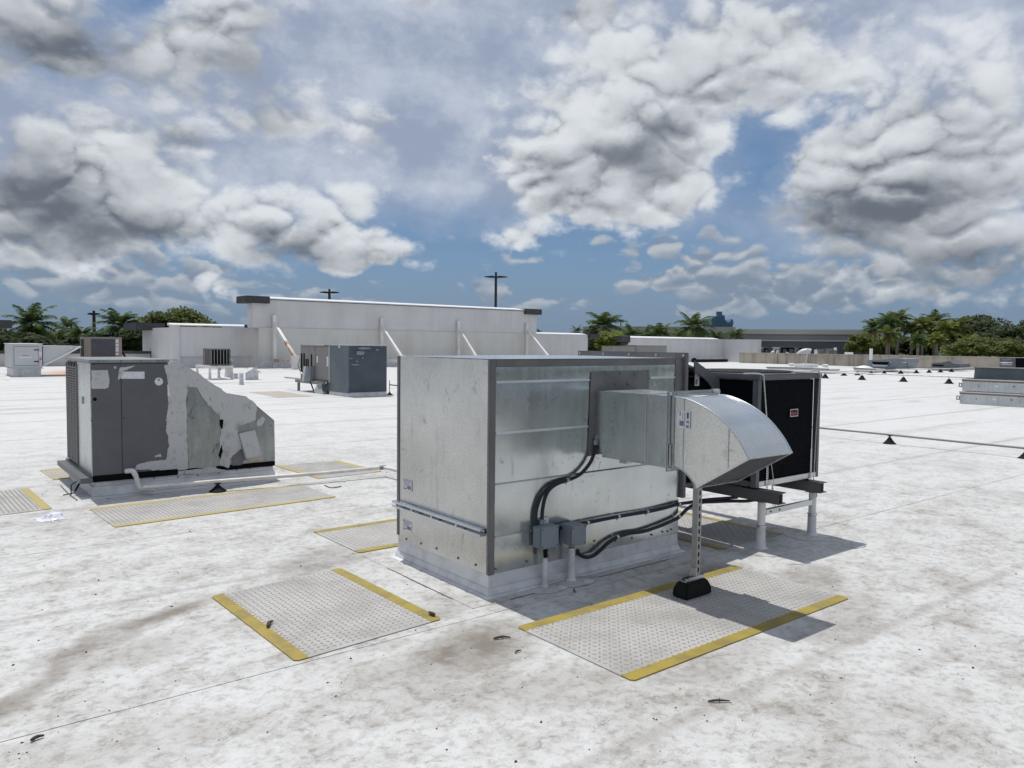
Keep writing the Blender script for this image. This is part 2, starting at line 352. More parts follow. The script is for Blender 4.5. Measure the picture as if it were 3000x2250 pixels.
M['leaf'] = mat_leaf('tree_leaf', (0.060, 0.084, 0.017), (0.102, 0.123, 0.026), (0.157, 0.152, 0.029))
M['leafdark'] = mat_leaf('dark_tree_leaf', (0.034, 0.052, 0.020), (0.053, 0.075, 0.026))
M['leaflime'] = mat_leaf('lime_leaf', (0.119, 0.156, 0.023), (0.168, 0.195, 0.031), (0.070, 0.104, 0.018))
M['deadleaf'] = mat_leaf('dry_frond', (0.393, 0.182, 0.065), (0.477, 0.260, 0.104), (0.421, 0.104, 0.039))
M['bldg'] = plain('grey_block_wall', (.20, .205, .21), .8, c2=(.175, .18, .185), scale=.15)
M['bldgdark'] = plain('slate_block_wall', (.095, .105, .125), .8, c2=(.08, .09, .108), scale=.15)
M['cornice'] = plain('beige_cornice', (.40, .385, .34), .8, c2=(.36, .345, .31), scale=.2)
M['ground'] = plain('far_ground', (.05, .052, .05), .95, c2=(.05, .07, .03), scale=.03, spec=.1)
M['pole'] = plain('dark_bronze_pole', (.018, .015, .014), .5)
M['lamp'] = plain('lamp_lens', (.55, .5, .22), .4)
M['glassblue'] = plain('blue_tower_glass', (.075, .18, .28), .35, c2=(.06, .15, .24), scale=.03)
M['glassline'] = plain('tower_floor_edges', (.11, .22, .32), .5)
M['debris'] = plain('dark_debris', (.035, .028, .024), .9)
M['twig'] = plain('dark_twig', (.060, .042, .034), .85)
M['wrap'] = plain('clear_plastic_wrap', (.74, .74, .80), .2, c2=(.60, .60, .70), scale=30)
M['steelbright'] = plain('zinc_plated_steel', (.62, .62, .62), .3, .9)
M['membraneside'] = M['flashing']

# ------------------------------------------------------------------ mesh helpers
class MB:
    def __init__(s): s.v = []; s.f = []
    def _a(s, vs, fs):
        k = len(s.v); s.v += [tuple(p) for p in vs]; s.f += [tuple(i+k for i in f) for f in fs]; return s
    def hexa(s, p): return s._a(p, [(3,2,1,0),(4,5,6,7),(0,1,5,4),(1,2,6,5),(2,3,7,6),(3,0,4,7)])
    def box(s, x0, x1, y0, y1, z0, z1):
        if x0 > x1: x0, x1 = x1, x0
        if y0 > y1: y0, y1 = y1, y0
        if z0 > z1: z0, z1 = z1, z0
        return s.hexa([(x0,y0,z0),(x1,y0,z0),(x1,y1,z0),(x0,y1,z0),(x0,y0,z1),(x1,y0,z1),(x1,y1,z1),(x0,y1,z1)])
    def prism(s, pts, vec):
        n = len(pts); a = [Vector(p) for p in pts]; b = [p+Vector(vec) for p in a]
        return s._a(a+b, [tuple(range(n-1, -1, -1)), tuple(range(n, 2*n))]+[(i, (i+1) % n, n+(i+1) % n, n+i) for i in range(n)])
    def tube(s, path, r, n=10):
        P = [Vector(p) for p in path]; R = r if isinstance(r, (list, tuple)) else [r]*len(P)
        T = [(P[min(i+1, len(P)-1)]-P[max(i-1, 0)]).normalized() for i in range(len(P))]
        u = T[0].orthogonal().normalized(); vs = []; fs = []
        for i, p in enumerate(P):
            u = (u-T[i]*u.dot(T[i])).normalized(); w = T[i].cross(u)
            vs += [p+(u*math.cos(2*math.pi*k/n)+w*math.sin(2*math.pi*k/n))*R[i] for k in range(n)]
        for i in range(len(P)-1):
            for k in range(n): fs.append((i*n+k, i*n+(k+1) % n, (i+1)*n+(k+1) % n, (i+1)*n+k))
        fs += [tuple(range(n-1, -1, -1)), tuple(range((len(P)-1)*n, len(P)*n))]
        return s._a(vs, fs)
    def cyl(s, a, b, r, r2=None, n=12): return s.tube([a, b], [r, r if r2 is None else r2], n)
    def lathe(s, c, prof, n=20):
        vs = []; fs = []
        for r, z in prof: vs += [(c[0]+r*math.cos(2*math.pi*k/n), c[1]+r*math.sin(2*math.pi*k/n), c[2]+z) for k in range(n)]
        for i in range(len(prof)-1):
            for k in range(n): fs.append((i*n+k, i*n+(k+1) % n, (i+1)*n+(k+1) % n, (i+1)*n+k))
        fs += [tuple(range(n-1, -1, -1)), tuple(range((len(prof)-1)*n, len(prof)*n))]
        return s._a(vs, fs)
    def beam(s, a, b, w, h, up=(0, 0, 1)):
        a = Vector(a); b = Vector(b); d = (b-a).normalized(); u = Vector(up); sd = d.cross(u)
        sd = sd.normalized() if sd.length > 1e-5 else Vector((1, 0, 0)); u = sd.cross(d).normalized()
        o = [sd*-w/2+u*-h/2, sd*w/2+u*-h/2, sd*w/2+u*h/2, sd*-w/2+u*h/2]
        return s.hexa([a+k for k in o]+[b+k for k in o])
    def build(s, name, mat, parent=None, smooth=0, bevel=0, base=None, recalc=True):
        me = bpy.data.meshes.new(name)
        if parent is not None:
            r = parent
            while r.parent: r = r.parent
            B = r.location
        elif base is not None: B = Vector(base)
        else:
            xs = [p[0] for p in s.v]; ys = [p[1] for p in s.v]; B = Vector(((min(xs)+max(xs))/2, (min(ys)+max(ys))/2, min(p[2] for p in s.v)))
        me.from_pydata([(p[0]-B.x, p[1]-B.y, p[2]-B.z) for p in s.v], [], s.f)
        if recalc or bevel:
            bm = bmesh.new(); bm.from_mesh(me)
            bmesh.ops.recalc_face_normals(bm, faces=bm.faces)
            if bevel:
                ed = [e for e in bm.edges if len(e.link_faces) == 2 and e.calc_face_angle(0) > .5]
                bmesh.ops.bevel(bm, geom=ed, offset=bevel, segments=2, affect='EDGES', clamp_overlap=True)
            bm.to_mesh(me); bm.free()
        me.materials.append(M[mat] if isinstance(mat, str) else mat)
        if smooth:
            me.shade_smooth(); me.set_sharp_from_angle(angle=rad(smooth))
        o = bpy.data.objects.new(name, me); COL.objects.link(o)
        if parent is not None: o.parent = parent
        else: o.location = B
        return o

def thing(name, label, cat, loc, group=None):
    o = bpy.data.objects.new(name, None); COL.objects.link(o); o.location = loc; o.empty_display_size = .1
    return tag(o, label, cat, group)
def tag(o, label=None, cat=None, group=None, kind=None):
    if label: o['label'] = label
    if cat: o['category'] = cat
    if group: o['group'] = group
    if kind: o['kind'] = kind
    return o
def part(name, mat, parent, *boxes, bevel=0, smooth=0):
    b = MB()
    for q in boxes: b.box(*q)
    return b.build(name, mat, parent, smooth, bevel)
def copy_tree(o, parent=None):
    c = o.copy(); COL.objects.link(c)
    if parent is not None: c.parent = parent
    for ch in list(o.children): copy_tree(ch, c)
    return c
def spline(pts, k=6):
    """Catmull-Rom through the points"""
    P = [Vector(p) for p in pts]; P = [P[0]*2-P[1]]+P+[P[-1]*2-P[-2]]; out = []
    for i in range(1, len(P)-2):
        a, b, c, d = P[i-1:i+3]
        for j in range(k):
            t = j/k; out.append(.5*((2*b)+(c-a)*t+(2*a-5*b+4*c-d)*t*t+(3*b-a-3*c+d)*t**3))
    return out+[P[-2]]
def zoom(ox, oy, s): return lambda x, y: (ox+x/s, oy+y/s)
def screw(parent, p, axis, r=.007, h=.005, mat='frame', name='screw'):
    p = Vector(p); a = Vector(axis)
    return MB().tube([p-a*.002, p+a*h*.6, p+a*h], [r, r, r*.6], 8).build(name, mat, parent, 40)

# ------------------------------------------------------------------ the setting
GZ = -7.0
g = MB(); g._a([(-6000,-6000,GZ),(6000,-6000,GZ),(6000,6000,GZ),(-6000,6000,GZ)], [(0,1,2,3)])
tag(g.build('ground', 'ground', base=(0,0,GZ), recalc=False), 'flat ground around the building, far below the roof', 'ground', kind='structure')
RX0, RX1, RY0, RY1 = -32.0, 66.4, -3.2, 55.0
roof = MB().box(RX0, RX1, RY0, RY1, GZ, -.008).build('roof', 'lapdirt', base=(0,0,0))
tag(roof, 'wide flat roof covered in white membrane sheets', 'roof', kind='structure')
# membrane sheets laid along x, 3 m wide, with narrow dirty laps between them
k0 = math.floor((RY0-SEAM0)/SEAMP)-1
rs = random.Random(3)
for k in range(k0, k0+30):
    # laps lie at SEAM0 + SEAMP*(k+.5)
    ya = SEAM0+SEAMP*(k+.5); yb = ya+SEAMP; ya = max(ya, RY0); yb = min(yb, RY1)
    if yb-ya < .2: continue
    cuts = [RX0]; x = RX0+rs.uniform(6, 22)
    if abs(ya-3.58) < .1: x = 12.83-22
    while x < RX1-4: cuts.append(x); x += 22
    cuts.append(RX1)
    for a, b in zip(cuts[:-1], cuts[1:]):
        w = .0035 if ya < 12 else .006
        sh = MB()
        # gently wavy long edges
        n = max(2, int((b-a)/1.2)); lo = []; hi = []
        for i in range(n+1):
            xx = a+w+(b-a-2*w)*i/n
            lo.append((xx, ya+w+rs.uniform(-.001, .001), 0)); hi.append((xx, yb-w+rs.uniform(-.001, .001), 0))
        vs = lo+hi+[(p[0], p[1], -.008) for p in lo+hi]; m2 = 2*(n+1); fs = []
        for i in range(n): fs.append((i, i+1, n+2+i, n+1+i))
        ring = list(range(n+1))+list(range(2*n+1, n, -1))
        for i in range(len(ring)): p, q = ring[i], ring[(i+1) % len(ring)]; fs.append((q, p, p+m2, q+m2))
        sh._a(vs, fs); sh.build('membrane_sheet', 'membrane', roof, recalc=False)

# ------------------------------------------------------------------ walkway pads
def pad(A, B, C, D, label, strip=True, mat='pad', ymat='yellow', pitch=.0375, sw=.074, dome=1.0):
    """A>B and D>C are the long sides that carry the yellow strips"""
    A, B, C, D = [Vector((p[0], p[1], 0)) for p in (A, B, C, D)]
    L = (B-A).length; W = (D-A).length
    def at(u, v, z): # u along A>B in metres, v across
        a = u/L; b = v/W; p = (A*(1-a)+B*a)*(1-b)+(D*(1-a)+C*a)*b; return (p.x, p.y, z)
    root = thing('walkway_pad', label, 'walkway pad', (A+B+C+D)/4, 'walkway pads on the roof')
    T = .0055; rr = .018
    def slab(pts, z0, z1): return MB().prism([at(u, v, z0) for u, v in pts], (0, 0, z1-z0))
    core = [(0, sw), (L, sw), (L, W-sw), (0, W-sw)] if strip else [(0,rr),(rr,0),(L-rr,0),(L,rr),(L,W-rr),(L-rr,W),(rr,W),(0,W-rr)]
    slab(core, .0012, T).build('surface', mat, root, bevel=.0015)
    if strip:
        for side in (0, 1):
            f = (lambda v: v) if side == 0 else (lambda v: W-v)
            n = int(L/.047); inner = []
            for i in range(n+1):
                inner.append((L*i/n, f(sw+.001)));
                if i < n: inner.append((L*(i+.35)/n, f(sw+.013))); inner.append((L*(i+.45)/n, f(sw+.001)))
            ol = [(L, f(rr)), (L-rr, f(0)), (rr, f(0)), (0, f(rr))]
            slab(inner+ol, .0014, T+.0012).build('edge_strip', ymat, root)
    # raised lozenges, alternating in direction
    tb = MB(); v0 = sw+.02 if strip else .03; i = 0
    nu = int((L-.03)/pitch); nv = int((W-2*v0)/pitch)+1
    for iu in range(nu):
        for iv in range(nv):
            u = .02+pitch*(iu+.5); v = v0+pitch*iv
            th = rad(45 if (iu+iv) % 2 else -45); c, s = math.cos(th), math.sin(th); l, w = .0145*dome, .0062*dome
            q = [(-l, 0), (-l*.4, -w), (l*.4, -w), (l, 0), (l*.4, w), (-l*.4, w)]
            base = [at(u+x*c-y*s, v+x*s+y*c, T-.0005) for x, y in q]; top = [at(u+x*c, v+x*s, T+.0042) for x in (-l*.45, l*.45)]
            tb._a(base+top, [(0,1,6),(1,2,7,6),(2,3,7),(3,4,7),(4,5,6,7),(5,0,6)])
    tag(tb.build('tread', 'tread' if mat == 'pad' else mat, root, recalc=False), kind='stuff')
    return root
pad((2.68,3.316),(4.708,3.315),(4.69,2.433),(2.682,2.437),'grey tread pad with yellow edges in front of the hood, black block standing on it')
pad((1.472,4.86),(1.50,3.612),(2.412,3.672),(2.389,4.942),'nearly square tread pad at lower left, a twig on its yellow strip')
pad((2.67,6.05),(4.35,6.05),(4.35,5.22),(2.675,5.22),'grey tread pad half hidden behind the left side of the galvanised box')
pad((5.845,5.4),(5.855,3.64),(4.99,3.63),(4.98,5.4),'shaded tread pad under the black coil unit, between box and white stand legs', sw=.07)
pad((1.345,8.09),(3.45,8.14),(3.47,7.27),(1.38,7.16),'long tread pad running along the front of the grey patched unit', ymat='yellowfade')
pad((.11,9.57),(.13,8.2),(1.07,8.3),(1.02,9.58),'tread pad cut off by the left edge of the picture', ymat='yellowfade')
pad((1.27,10.83),(2.4,10.85),(2.4,9.99),(1.31,10.01),'faded tread pad behind the left end of the grey patched unit', mat='padtan', ymat='yellowfade')
pad((3.71,9.57),(3.77,8.36),(4.62,8.40),(4.56,9.53),'tread pad crossed by the white drain pipe right of the grey patched unit', ymat='yellowfade')
pad((8.45,23.9),(9.45,23.9),(9.4,21.2),(8.35,21.2),'faded tan pad lying left of the dark slate unit', strip=False, mat='padtan', pitch=.07, dome=2)

# ------------------------------------------------------------------ the big galvanised box
BX0, BX1, BY0, BY1, BZ0, BZ1 = 2.862, 4.700, 3.828, 4.966, .140, 1.500
box = thing('galvanised_plenum', 'large galvanised sheet metal box on white curb in the middle of the roof', 'duct plenum', (3.78, 4.4, 0))
def frustum(x0, x1, y0, y1, z0, z1, d): # wider by d at the bottom
    return [(x0-d,y0-d,z0),(x1+d,y0-d,z0),(x1+d,y1+d,z0),(x0-d,y1+d,z0),(x0,y0,z1),(x1,y0,z1),(x1,y1,z1),(x0,y1,z1)]
c = MB(); c.hexa(frustum(BX0+.004, BX1-.004, BY0+.004, BY1-.004, .055, .150, .006)); c.hexa(frustum(BX0-.002, BX1+.002, BY0-.002, BY1+.002, .012, .055, .016)); c.hexa(frustum(BX0-.018, BX1+.018, BY0-.018, BY1+.018, .001, .012, .03))
c.build('curb', 'flashing', box, bevel=.004)
# flashing apron lying round the curb, with raised dirty edge
ap = MB()
for q in ((BX0-.20, BX1+.20, BY0-.115, BY0-.03), (BX0-.20, BX1+.20, BY1+.03, BY1+.19), (BX0-.20, BX0-.03, BY0-.028, BY1+.028), (BX1+.03, BX1+.2, BY0-.028, BY1+.028)): ap.box(q[0], q[1], q[2], q[3], .0008, .0026)
ap.build('flashing_apron', 'membrane', box)
for a, b in (((BX0-.203, 4.75), (BX0-.203, 3.93)), ((3.15, BY0-.118), (2.95, BY0-.118)), ((4.45, BY0-.118), (3.72, BY0-.118))):
    pts = [Vector((a[0]+(b[0]-a[0])*i/8+random.uniform(-.006, .006), a[1]+(b[1]-a[1])*i/8+random.uniform(-.004, .004), .002)) for i in range(9)]
    MB().tube(pts, .0026, 5).build('lap_edge', 'lapdirt', box)
# front panels between the standing seams
zs = [BZ0, .380, .715, 1.034, 1.356, BZ1]
for i in range(5):
    z0, z1 = zs[i]+.002, zs[i+1]-.002
    f = MB(); n = 14
    vs = []; fs = []
    for j in range(n+1):   # slight oil-canning of each sheet
        for kk in range(5):
            x = BX0+.006+(BX1-BX0-.012)*j/n; z = z0+(z1-z0)*kk/4
            y = BY0-.004*math.sin(math.pi*kk/4)*(.5+.5*math.sin(j*.9+i*2.1)); vs.append((x, y, z))
    for j in range(n):
        for kk in range(4): a = j*5+kk; fs.append((a, a+5, a+6, a+1))
    f._a(vs, fs)
    f.build('front_panel', 'galvfront', box, 60, recalc=False)
    if i:
        for xa, xb in (((BX0+.043, 3.712), (4.335, BX1-.086)) if i == 4 else ((BX0+.043, 3.705),) if i == 3 else ((BX0+.043, BX1-.007),)):
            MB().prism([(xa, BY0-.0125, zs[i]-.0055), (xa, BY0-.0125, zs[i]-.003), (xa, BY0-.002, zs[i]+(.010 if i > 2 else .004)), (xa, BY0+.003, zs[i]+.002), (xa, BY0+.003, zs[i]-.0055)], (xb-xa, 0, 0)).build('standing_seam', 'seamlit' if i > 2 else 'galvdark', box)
part('inner_shell', 'galvdark', box, (BX0+.008, BX1-.008, BY0+.008, BY1-.002, BZ0+.002, BZ1-.006))
sp = MB(); vs = []; fs = []
for j in range(9):
    for kk in range(9):
        y = BY0+.01+(BY1-BY0-.02)*j/8; z = .425+(BZ1-.426)*kk/8
        vs.append((BX0-.0035*math.sin(math.pi*kk/8)*math.sin(math.pi*j/8), y, z))
for j in range(8):
    for kk in range(8): a = j*9+kk; fs.append((a, a+1, a+10, a+9))
sp._a(vs, fs); sp.build('side_panel', 'galv', box, 60, recalc=False)
part('side_panel', 'galv', box, (BX0-.002, BX0+.006, BY0+.01, BY1-.01, BZ0, .400))
# top sheet, slightly crowned
tp = MB(); vs = []; fs = []
for j in range(13):
    for kk in range(9):
        u, v = j/12, kk/8; vs.append((BX0-.004+(BX1-BX0+.006)*u, BY0-.006+(BY1-BY0+.01)*v, BZ1+.003+.012*math.sin(math.pi*u)*math.sin(math.pi*v)))
for j in range(12):
    for kk in range(8): a = j*9+kk; fs.append((a, a+9, a+10, a+1))
tp._a(vs, fs); tp.build('top_panel', 'galvnew', box, 60, recalc=False)
# sealant over the corners and top edge
part('corner_sealant', 'mastic', box, (BX0-.006, BX0+.042, BY0-.007, BY0+.022, BZ0-.002, BZ1+.001), bevel=.004)
part('corner_sealant', 'mastic', box, (BX0-.006, BX0+.01, BY1-.030, BY1+.006, BZ0+.03, BZ1+.001), bevel=.004)
part('corner_sealant', 'mastic', box, (BX1-.085, BX1+.004, BY0-.0075, BY0+.006, 1.02, BZ1+.001), bevel=.003)
part('edge_sealant', 'mastic', box, (BX0+.040, BX1-.084, BY0-.0065, BY0+.006, BZ1-.047, BZ1+.0005), bevel=.003)
# raised end flange on the right
fl = part('end_flange', 'mastic', box, (BX1+.001, BX1+.040, BY0-.035, BY0+.055, .42, 1.545), (BX1+.001, BX1+.040, BY0+.055, BY1+.03, 1.485, 1.545), (BX1+.001, BX1+.040, BY1-.03, BY1+.03, .42, 1.485), bevel=.004)
for yy in (BY0-.015, BY0+.26, BY0+.55, BY0+.85, BY1): screw(fl, (BX1+.001, yy, 1.522), (-1, 0, 0), .010, .008, 'steelbright', 'bolt')
# strut channel across the left face: two rails on a back plate
st = MB(); y0, y1 = BY0+.035, BY1+.004
st.box(BX0-.012, BX0-.003, y0, y1, .384, .432); st.box(BX0-.046, BX0-.012, y0, y1, .384, .392); st.box(BX0-.046, BX0-.012, y0, y1, .424, .432)
st.box(BX0-.046, BX0-.041, y0, y1, .392, .399); st.box(BX0-.046, BX0-.041, y0, y1, .417, .424)
st = st.build('strut_rail', 'galvnew', box)
for yy in (4.12, 4.42, 4.68, 4.9): MB().box(BX0-.055, BX0-.040, yy-.012, yy+.012, .400, .416).build('bolt', 'steelbright', st, bevel=.003)
zz = zoom(1140, 1540, 6.506)
for q in ((328,255),(607,338),(900,432),(1312,617),(1648,747)): screw(box, PX(*zz(*q), BX0-.003), (-1,0,0), .0085, .006, 'frame')
for q in ((2028,825),): screw(box, PY(*zz(*q), BY0-.003), (0,-1,0), .008, .006, 'frame')
zz = zoom(1450, 1300, 3.318)
for q in ((310,1142),(517,1087),(8,1218),(967,990),(1170,945),(1335,918),(1525,885),(1630,855),(1680,850),(1717,832),(968,945)): screw(box, PY(*zz(*q), BY0-.004), (0,-1,0), .0075, .006, 'frame')
for z in (.72, .66, .56, .52, .45, .38, .24): screw(box, (BX1-.001, BY0+.012, z), (1,0,0), .006, .006, 'frame')
def sticker(parent, plane, c, px0, py0, px1, py1, lines, mat='label'):
    """flat paper label given by two photo corners on a plane x=c or y=c"""
    fn = PX if plane == 'x' else PY
    a = fn(px0, py0, c); b = fn(px1, py1, c)
    if plane == 'x': o = MB().box(c-.0012, c+.0005, min(a.y, b.y), max(a.y, b.y), min(a.z, b.z), max(a.z, b.z)).build('label', mat, parent)
    else: o = MB().box(min(a.x, b.x), max(a.x, b.x), c-.0012, c+.0005, min(a.z, b.z), max(a.z, b.z)).build('label', mat, parent)
    for (u0, u1, v0, v1, mt) in lines:
        U = lambda k: (a.y if plane == 'x' else a.x)+((b.y if plane == 'x' else b.x)-(a.y if plane == 'x' else a.x))*k
        z0, z1 = a.z+(b.z-a.z)*v0, a.z+(b.z-a.z)*v1
        if plane == 'x': MB().box(c-.0022, c-.0008, U(u0), U(u1), z0, z1).build('print', mt, o)
        else: MB().box(U(u0), U(u1), c-.0022, c-.0008, z0, z1).build('print', mt, o)
    return o
LN = [(.05,.12,.04,.16,'print'),(.18,.26,.05,.16,'print'),(.34,.9,.06,.12,'print'),(.1,.9,.22,.26,'print'),(.1,.7,.34,.38,'print'),(.1,.8,.46,.50,'print'),(.1,.4,.60,.64,'print'),(.5,.92,.55,.85,'print'),(.1,.42,.80,.92,'print')]
sticker(box, 'x', BX0-.004, 1181, 1402, 1206, 1441, LN); sticker(box, 'x', BX0-.0035, 1180, 1520, 1206, 1560, LN)
# grey sealant field where the duct goes in, with bolt heads bulging under it
pt = MB()
pt.prism([PY(*q, BY0-.004) for q in ((1730,1089),(1901,1085),(1900,1142),(1762,1147),(1757,1330),(1722,1337),(1724,1250),(1727,1180))], (0, -.006, 0))
pt = pt.build('sealant_patch', 'mastic', box, bevel=.002)
for q in ((1777,1094),(1818,1092),(1860,1096),(1802,1124),(1838,1124),(1745,1140),(1744,1210),(1740,1280)): screw(pt, PY(*q, BY0-.009), (0,-1,0), .013, .008, 'mastic', 'bolt')

# ------------------------------------------------------------------ duct and intake hood
HX0, HX1 = 3.765, 4.200
hood = thing('intake_hood', 'shiny galvanised duct stub with curved intake hood sticking out of the big box', 'duct hood', (3.98, 3.12, .74))
zh = zoom(1920, 1120, 5.026)
topc = [PX(*zh(*q), HX0) for q in ((262,216),(430,237),(600,300),(760,385),(910,490),(1060,632),(1180,782),(1280,932),(1378,1122))]
botc = [PX(*zh(*q), HX0) for q in ((262,1238),(340,1262),(420,1310),(500,1392),(560,1478),(598,1550))]
topc = [Vector((HX0, p.y, p.z)) for p in spline(topc, 4)]; botc = [Vector((HX0, p.y, p.z)) for p in spline(botc, 4)]
YF = topc[0].y; TZ, BZ = topc[0].z, botc[0].z
prof = topc+list(reversed(botc))
W = HX1-HX0
for x in (HX0, HX1-.003):
    MB().prism([(x, p.y, p.z) for p in prof], (.003, 0, 0)).build('side_plate', 'galvside', hood)
def skin(c, name, mat, x0=HX0, x1=HX1, lift=0.0):
    b = MB(); n = len(c); vs = []
    for p in c: vs += [(x0, p.y, p.z+lift), (x1, p.y, p.z+lift)]
    b._a(vs, [(2*i, 2*i+1, 2*i+3, 2*i+2) for i in range(n-1)])
    o = b.build(name, mat, hood, 60, recalc=False); return o
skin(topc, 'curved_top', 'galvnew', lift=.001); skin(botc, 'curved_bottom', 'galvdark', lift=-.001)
for x in (HX0-.003, HX1+.003):
    MB().tube([(x, p.y, p.z+.001) for p in topc], .005, 6).build('rolled_edge', 'galvnew', hood, 40)
    MB().tube([(x, p.y, p.z-.001) for p in botc], .004, 6).build('rolled_edge', 'galvdark', hood, 40)
# mouth: rim bars and bird screen
ta, ba = topc[-1], botc[-1]; md = (ta-ba).normalized(); nrm = Vector((0, -md.z, md.y)); nrm = nrm if nrm.z < 0 else -nrm
for a, b in ((Vector((HX0, ta.y, ta.z)), Vector((HX1, ta.y, ta.z))), (Vector((HX0, ba.y, ba.z)), Vector((HX1, ba.y, ba.z))), (Vector((HX0+.004, ba.y, ba.z)), Vector((HX0+.004, ta.y, ta.z))), (Vector((HX1-.004, ba.y, ba.z)), Vector((HX1-.004, ta.y, ta.z)))):
    MB().beam(a, b, .012, .012, up=nrm).build('mouth_rim', 'galv', hood)
scr = MB(); L = (ta-ba).length; off = -nrm*.006
for i in range(1, int(L/.0125)):
    p = ba+md*(.0125*i)+off; scr.beam((HX0+.006, p.y, p.z), (HX1-.006, p.y, p.z), .0022, .0022, up=nrm)
for i in range(1, int(W/.0125)):
    x = HX0+.0125*i; a = ba+off; b = ta+off; scr.beam((x, a.y, a.z), (x, b.y, b.z), .0022, .0022, up=nrm)
tag(scr.build('bird_screen', 'frame', hood, recalc=False), kind='stuff')
# seams across the near side plate
def vseam(px, y0, y1, w=.004):
    a = PX(*zh(px, y0), HX0-.001); b = PX(*zh(px, y1), HX0-.001); MB().box(HX0-.0035, HX0+.001, a.y-w, a.y+w, b.z, a.z).build('seam', 'galvdark', hood, bevel=.001)
vseam(425, 245, 1305); vseam(1083, 690, 1268, .003)
# collar flanges and duct
FY = YF+.012
def ring(y0, y1, o, name, mat):
    part(name, mat, hood, (HX0-o, HX0, y0, y1, BZ-o, TZ+o), (HX1, HX1+o, y0, y1, BZ-o, TZ+o), (HX0, HX1, y0, y1, TZ, TZ+o), (HX0, HX1, y0, y1, BZ-o, BZ), bevel=.002)
ring(FY-.006, FY+.0, .034, 'flange', 'galvnew'); ring(FY+.004, FY+.010, .034, 'flange', 'galvnew'); ring(FY-.028, FY-.008, .010, 'flange', 'galvdark')
ring(FY+.012, FY+.032, .010, 'flange', 'galvdark')
for q in ((HX0-.018, TZ+.018), (HX1+.018, TZ+.018), (HX0-.018, BZ-.018), (HX1+.018, BZ-.018)): screw(hood, (q[0], FY-.006, q[1]), (0,-1,0), .011, .012, 'steelbright', 'bolt')
for z in (BZ+.05,): MB().beam((HX0-.02, FY-.014, z-.05), (HX0-.02, FY-.014, z+.09), .016, .008, up=(0,1,0)).build('clip', 'steelbright', hood, bevel=.003)
MB().cyl((HX1-.03, FY+.004, TZ+.02), (HX1+.04, FY+.004, TZ+.02), .018, n=14).build('clip', 'galvdark', hood, 40)
DY0, DY1 = FY+.032, BY0-.004
duct = MB(); t_ = .003
for q in ((HX0, HX0+t_, DY0, DY1, BZ, TZ), (HX1-t_, HX1, DY0, DY1, BZ, TZ), (HX0+t_, HX1-t_, DY0, DY1, TZ-t_, TZ), (HX0+t_, HX1-t_, DY0, DY1, BZ, BZ+t_)): duct.box(*q)
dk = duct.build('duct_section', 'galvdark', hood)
for y, w in ((DY0+.27*(DY1-DY0), .006), (DY0+.84*(DY1-DY0), .002)):
    part('standing_seam', 'galvnew', dk, (HX0-.005, HX0-.0005, y-w, y+w, BZ-.004, TZ+.004), (HX0-.004, HX1, y-w, y+w, TZ+.0005, TZ+.006))
part('edge_seam', 'galvnew', dk, (HX0-.004, HX0+.002, DY0, DY1, TZ-.002, TZ+.004))
part('angle_rail', 'galvdark', hood, (HX0+.002, HX0+.03, DY0, DY1-.08, BZ-.018, BZ-.001))
part('bracket', 'galvdark', hood, (HX0-.006, HX0+.05, DY0+.52*(DY1-DY0), DY0+.62*(DY1-DY0), BZ-.036, BZ-.0185), bevel=.003)
sk = sticker(hood, 'x', HX0-.004, *zh(332, 412), *zh(512, 690), [(.74,.88,.08,.42,'green'),(.16,.24,.05,.3,'print'),(.40,.44,.1,.5,'print'),(.16,.5,.58,.86,'print'),(.55,.6,.1,.9,'print'),(.72,.9,.55,.68,'print'),(.70,.9,.80,.95,'print')])
skin([p for p in topc[1:4]], 'paper_residue', 'label', HX0+.13, HX0+.27, .003)

# ------------------------------------------------------------------ strut post on its rubber block
sup = thing('hood_support', 'slotted steel strut post on a black rubber block, propping up the hood', 'support post', (3.925, 3.07, 0))
rb = MB(); b0 = [(3.795,3.012),(4.055,3.012),(4.055,3.135),(3.795,3.135)]; d = .018
rb._a([(x, y, .0095) for x, y in b0]+[(x+(d if x < 3.9 else -d)*.3, y+(d if y < 3.05 else -d)*.2, .06) for x, y in b0]+[(x+(d if x < 3.9 else -d)*1.6, y+(d if y < 3.05 else -d), .105) for x, y in b0],
      [(3,2,1,0),(0,1,5,4),(1,2,6,5),(2,3,7,6),(3,0,4,7),(4,5,9,8),(5,6,10,9),(6,7,11,10),(7,4,8,11),(8,9,10,11)])
rb.build('base_block', 'black', sup, bevel=.010, smooth=50)
ch = MB(); ch.box(3.835, 4.02, 3.052, 3.093, .1052, .108); ch.box(3.835, 4.02, 3.052, 3.055, .108, .128); ch.box(3.835, 4.02, 3.090, 3.093, .108, .128); ch.box(3.835, 4.02, 3.055, 3.062, .124, .128); ch.box(3.835, 4.02, 3.083, 3.090, .124, .128)
ch.build('base_channel', 'galvnew', sup)
part('angle_fitting', 'steelbright', sup, (3.925, 3.998, 3.046, 3.100, .1285, .134), (3.925, 3.931, 3.046, 3.100, .134, .185), bevel=.001)
post = MB(); px0, px1, py0, py1, pz0, pz1 = 3.934, 3.975, 3.052, 3.093, .1345, .80
post.box(px0, px0+.0025, py0+.0026, py1-.0026, pz0, pz1); post.box(px0, px1, py1-.0025, py1, pz0, pz1)
post.box(px1-.0025, px1, py0+.0026, py1-.0026, pz0, pz1)
post.box(px0, px0+.013, py0, py0+.0025, pz0, pz1); post.box(px1-.013, px1, py0, py0+.0025, pz0, pz1)
z = pz0; 
while z < pz1-.03:   # bridges between the slots
    post.box(px0+.013, px1-.013, py0, py0+.0025, z, z+.020); z += .0495
post.build('post', 'galvpost', sup)

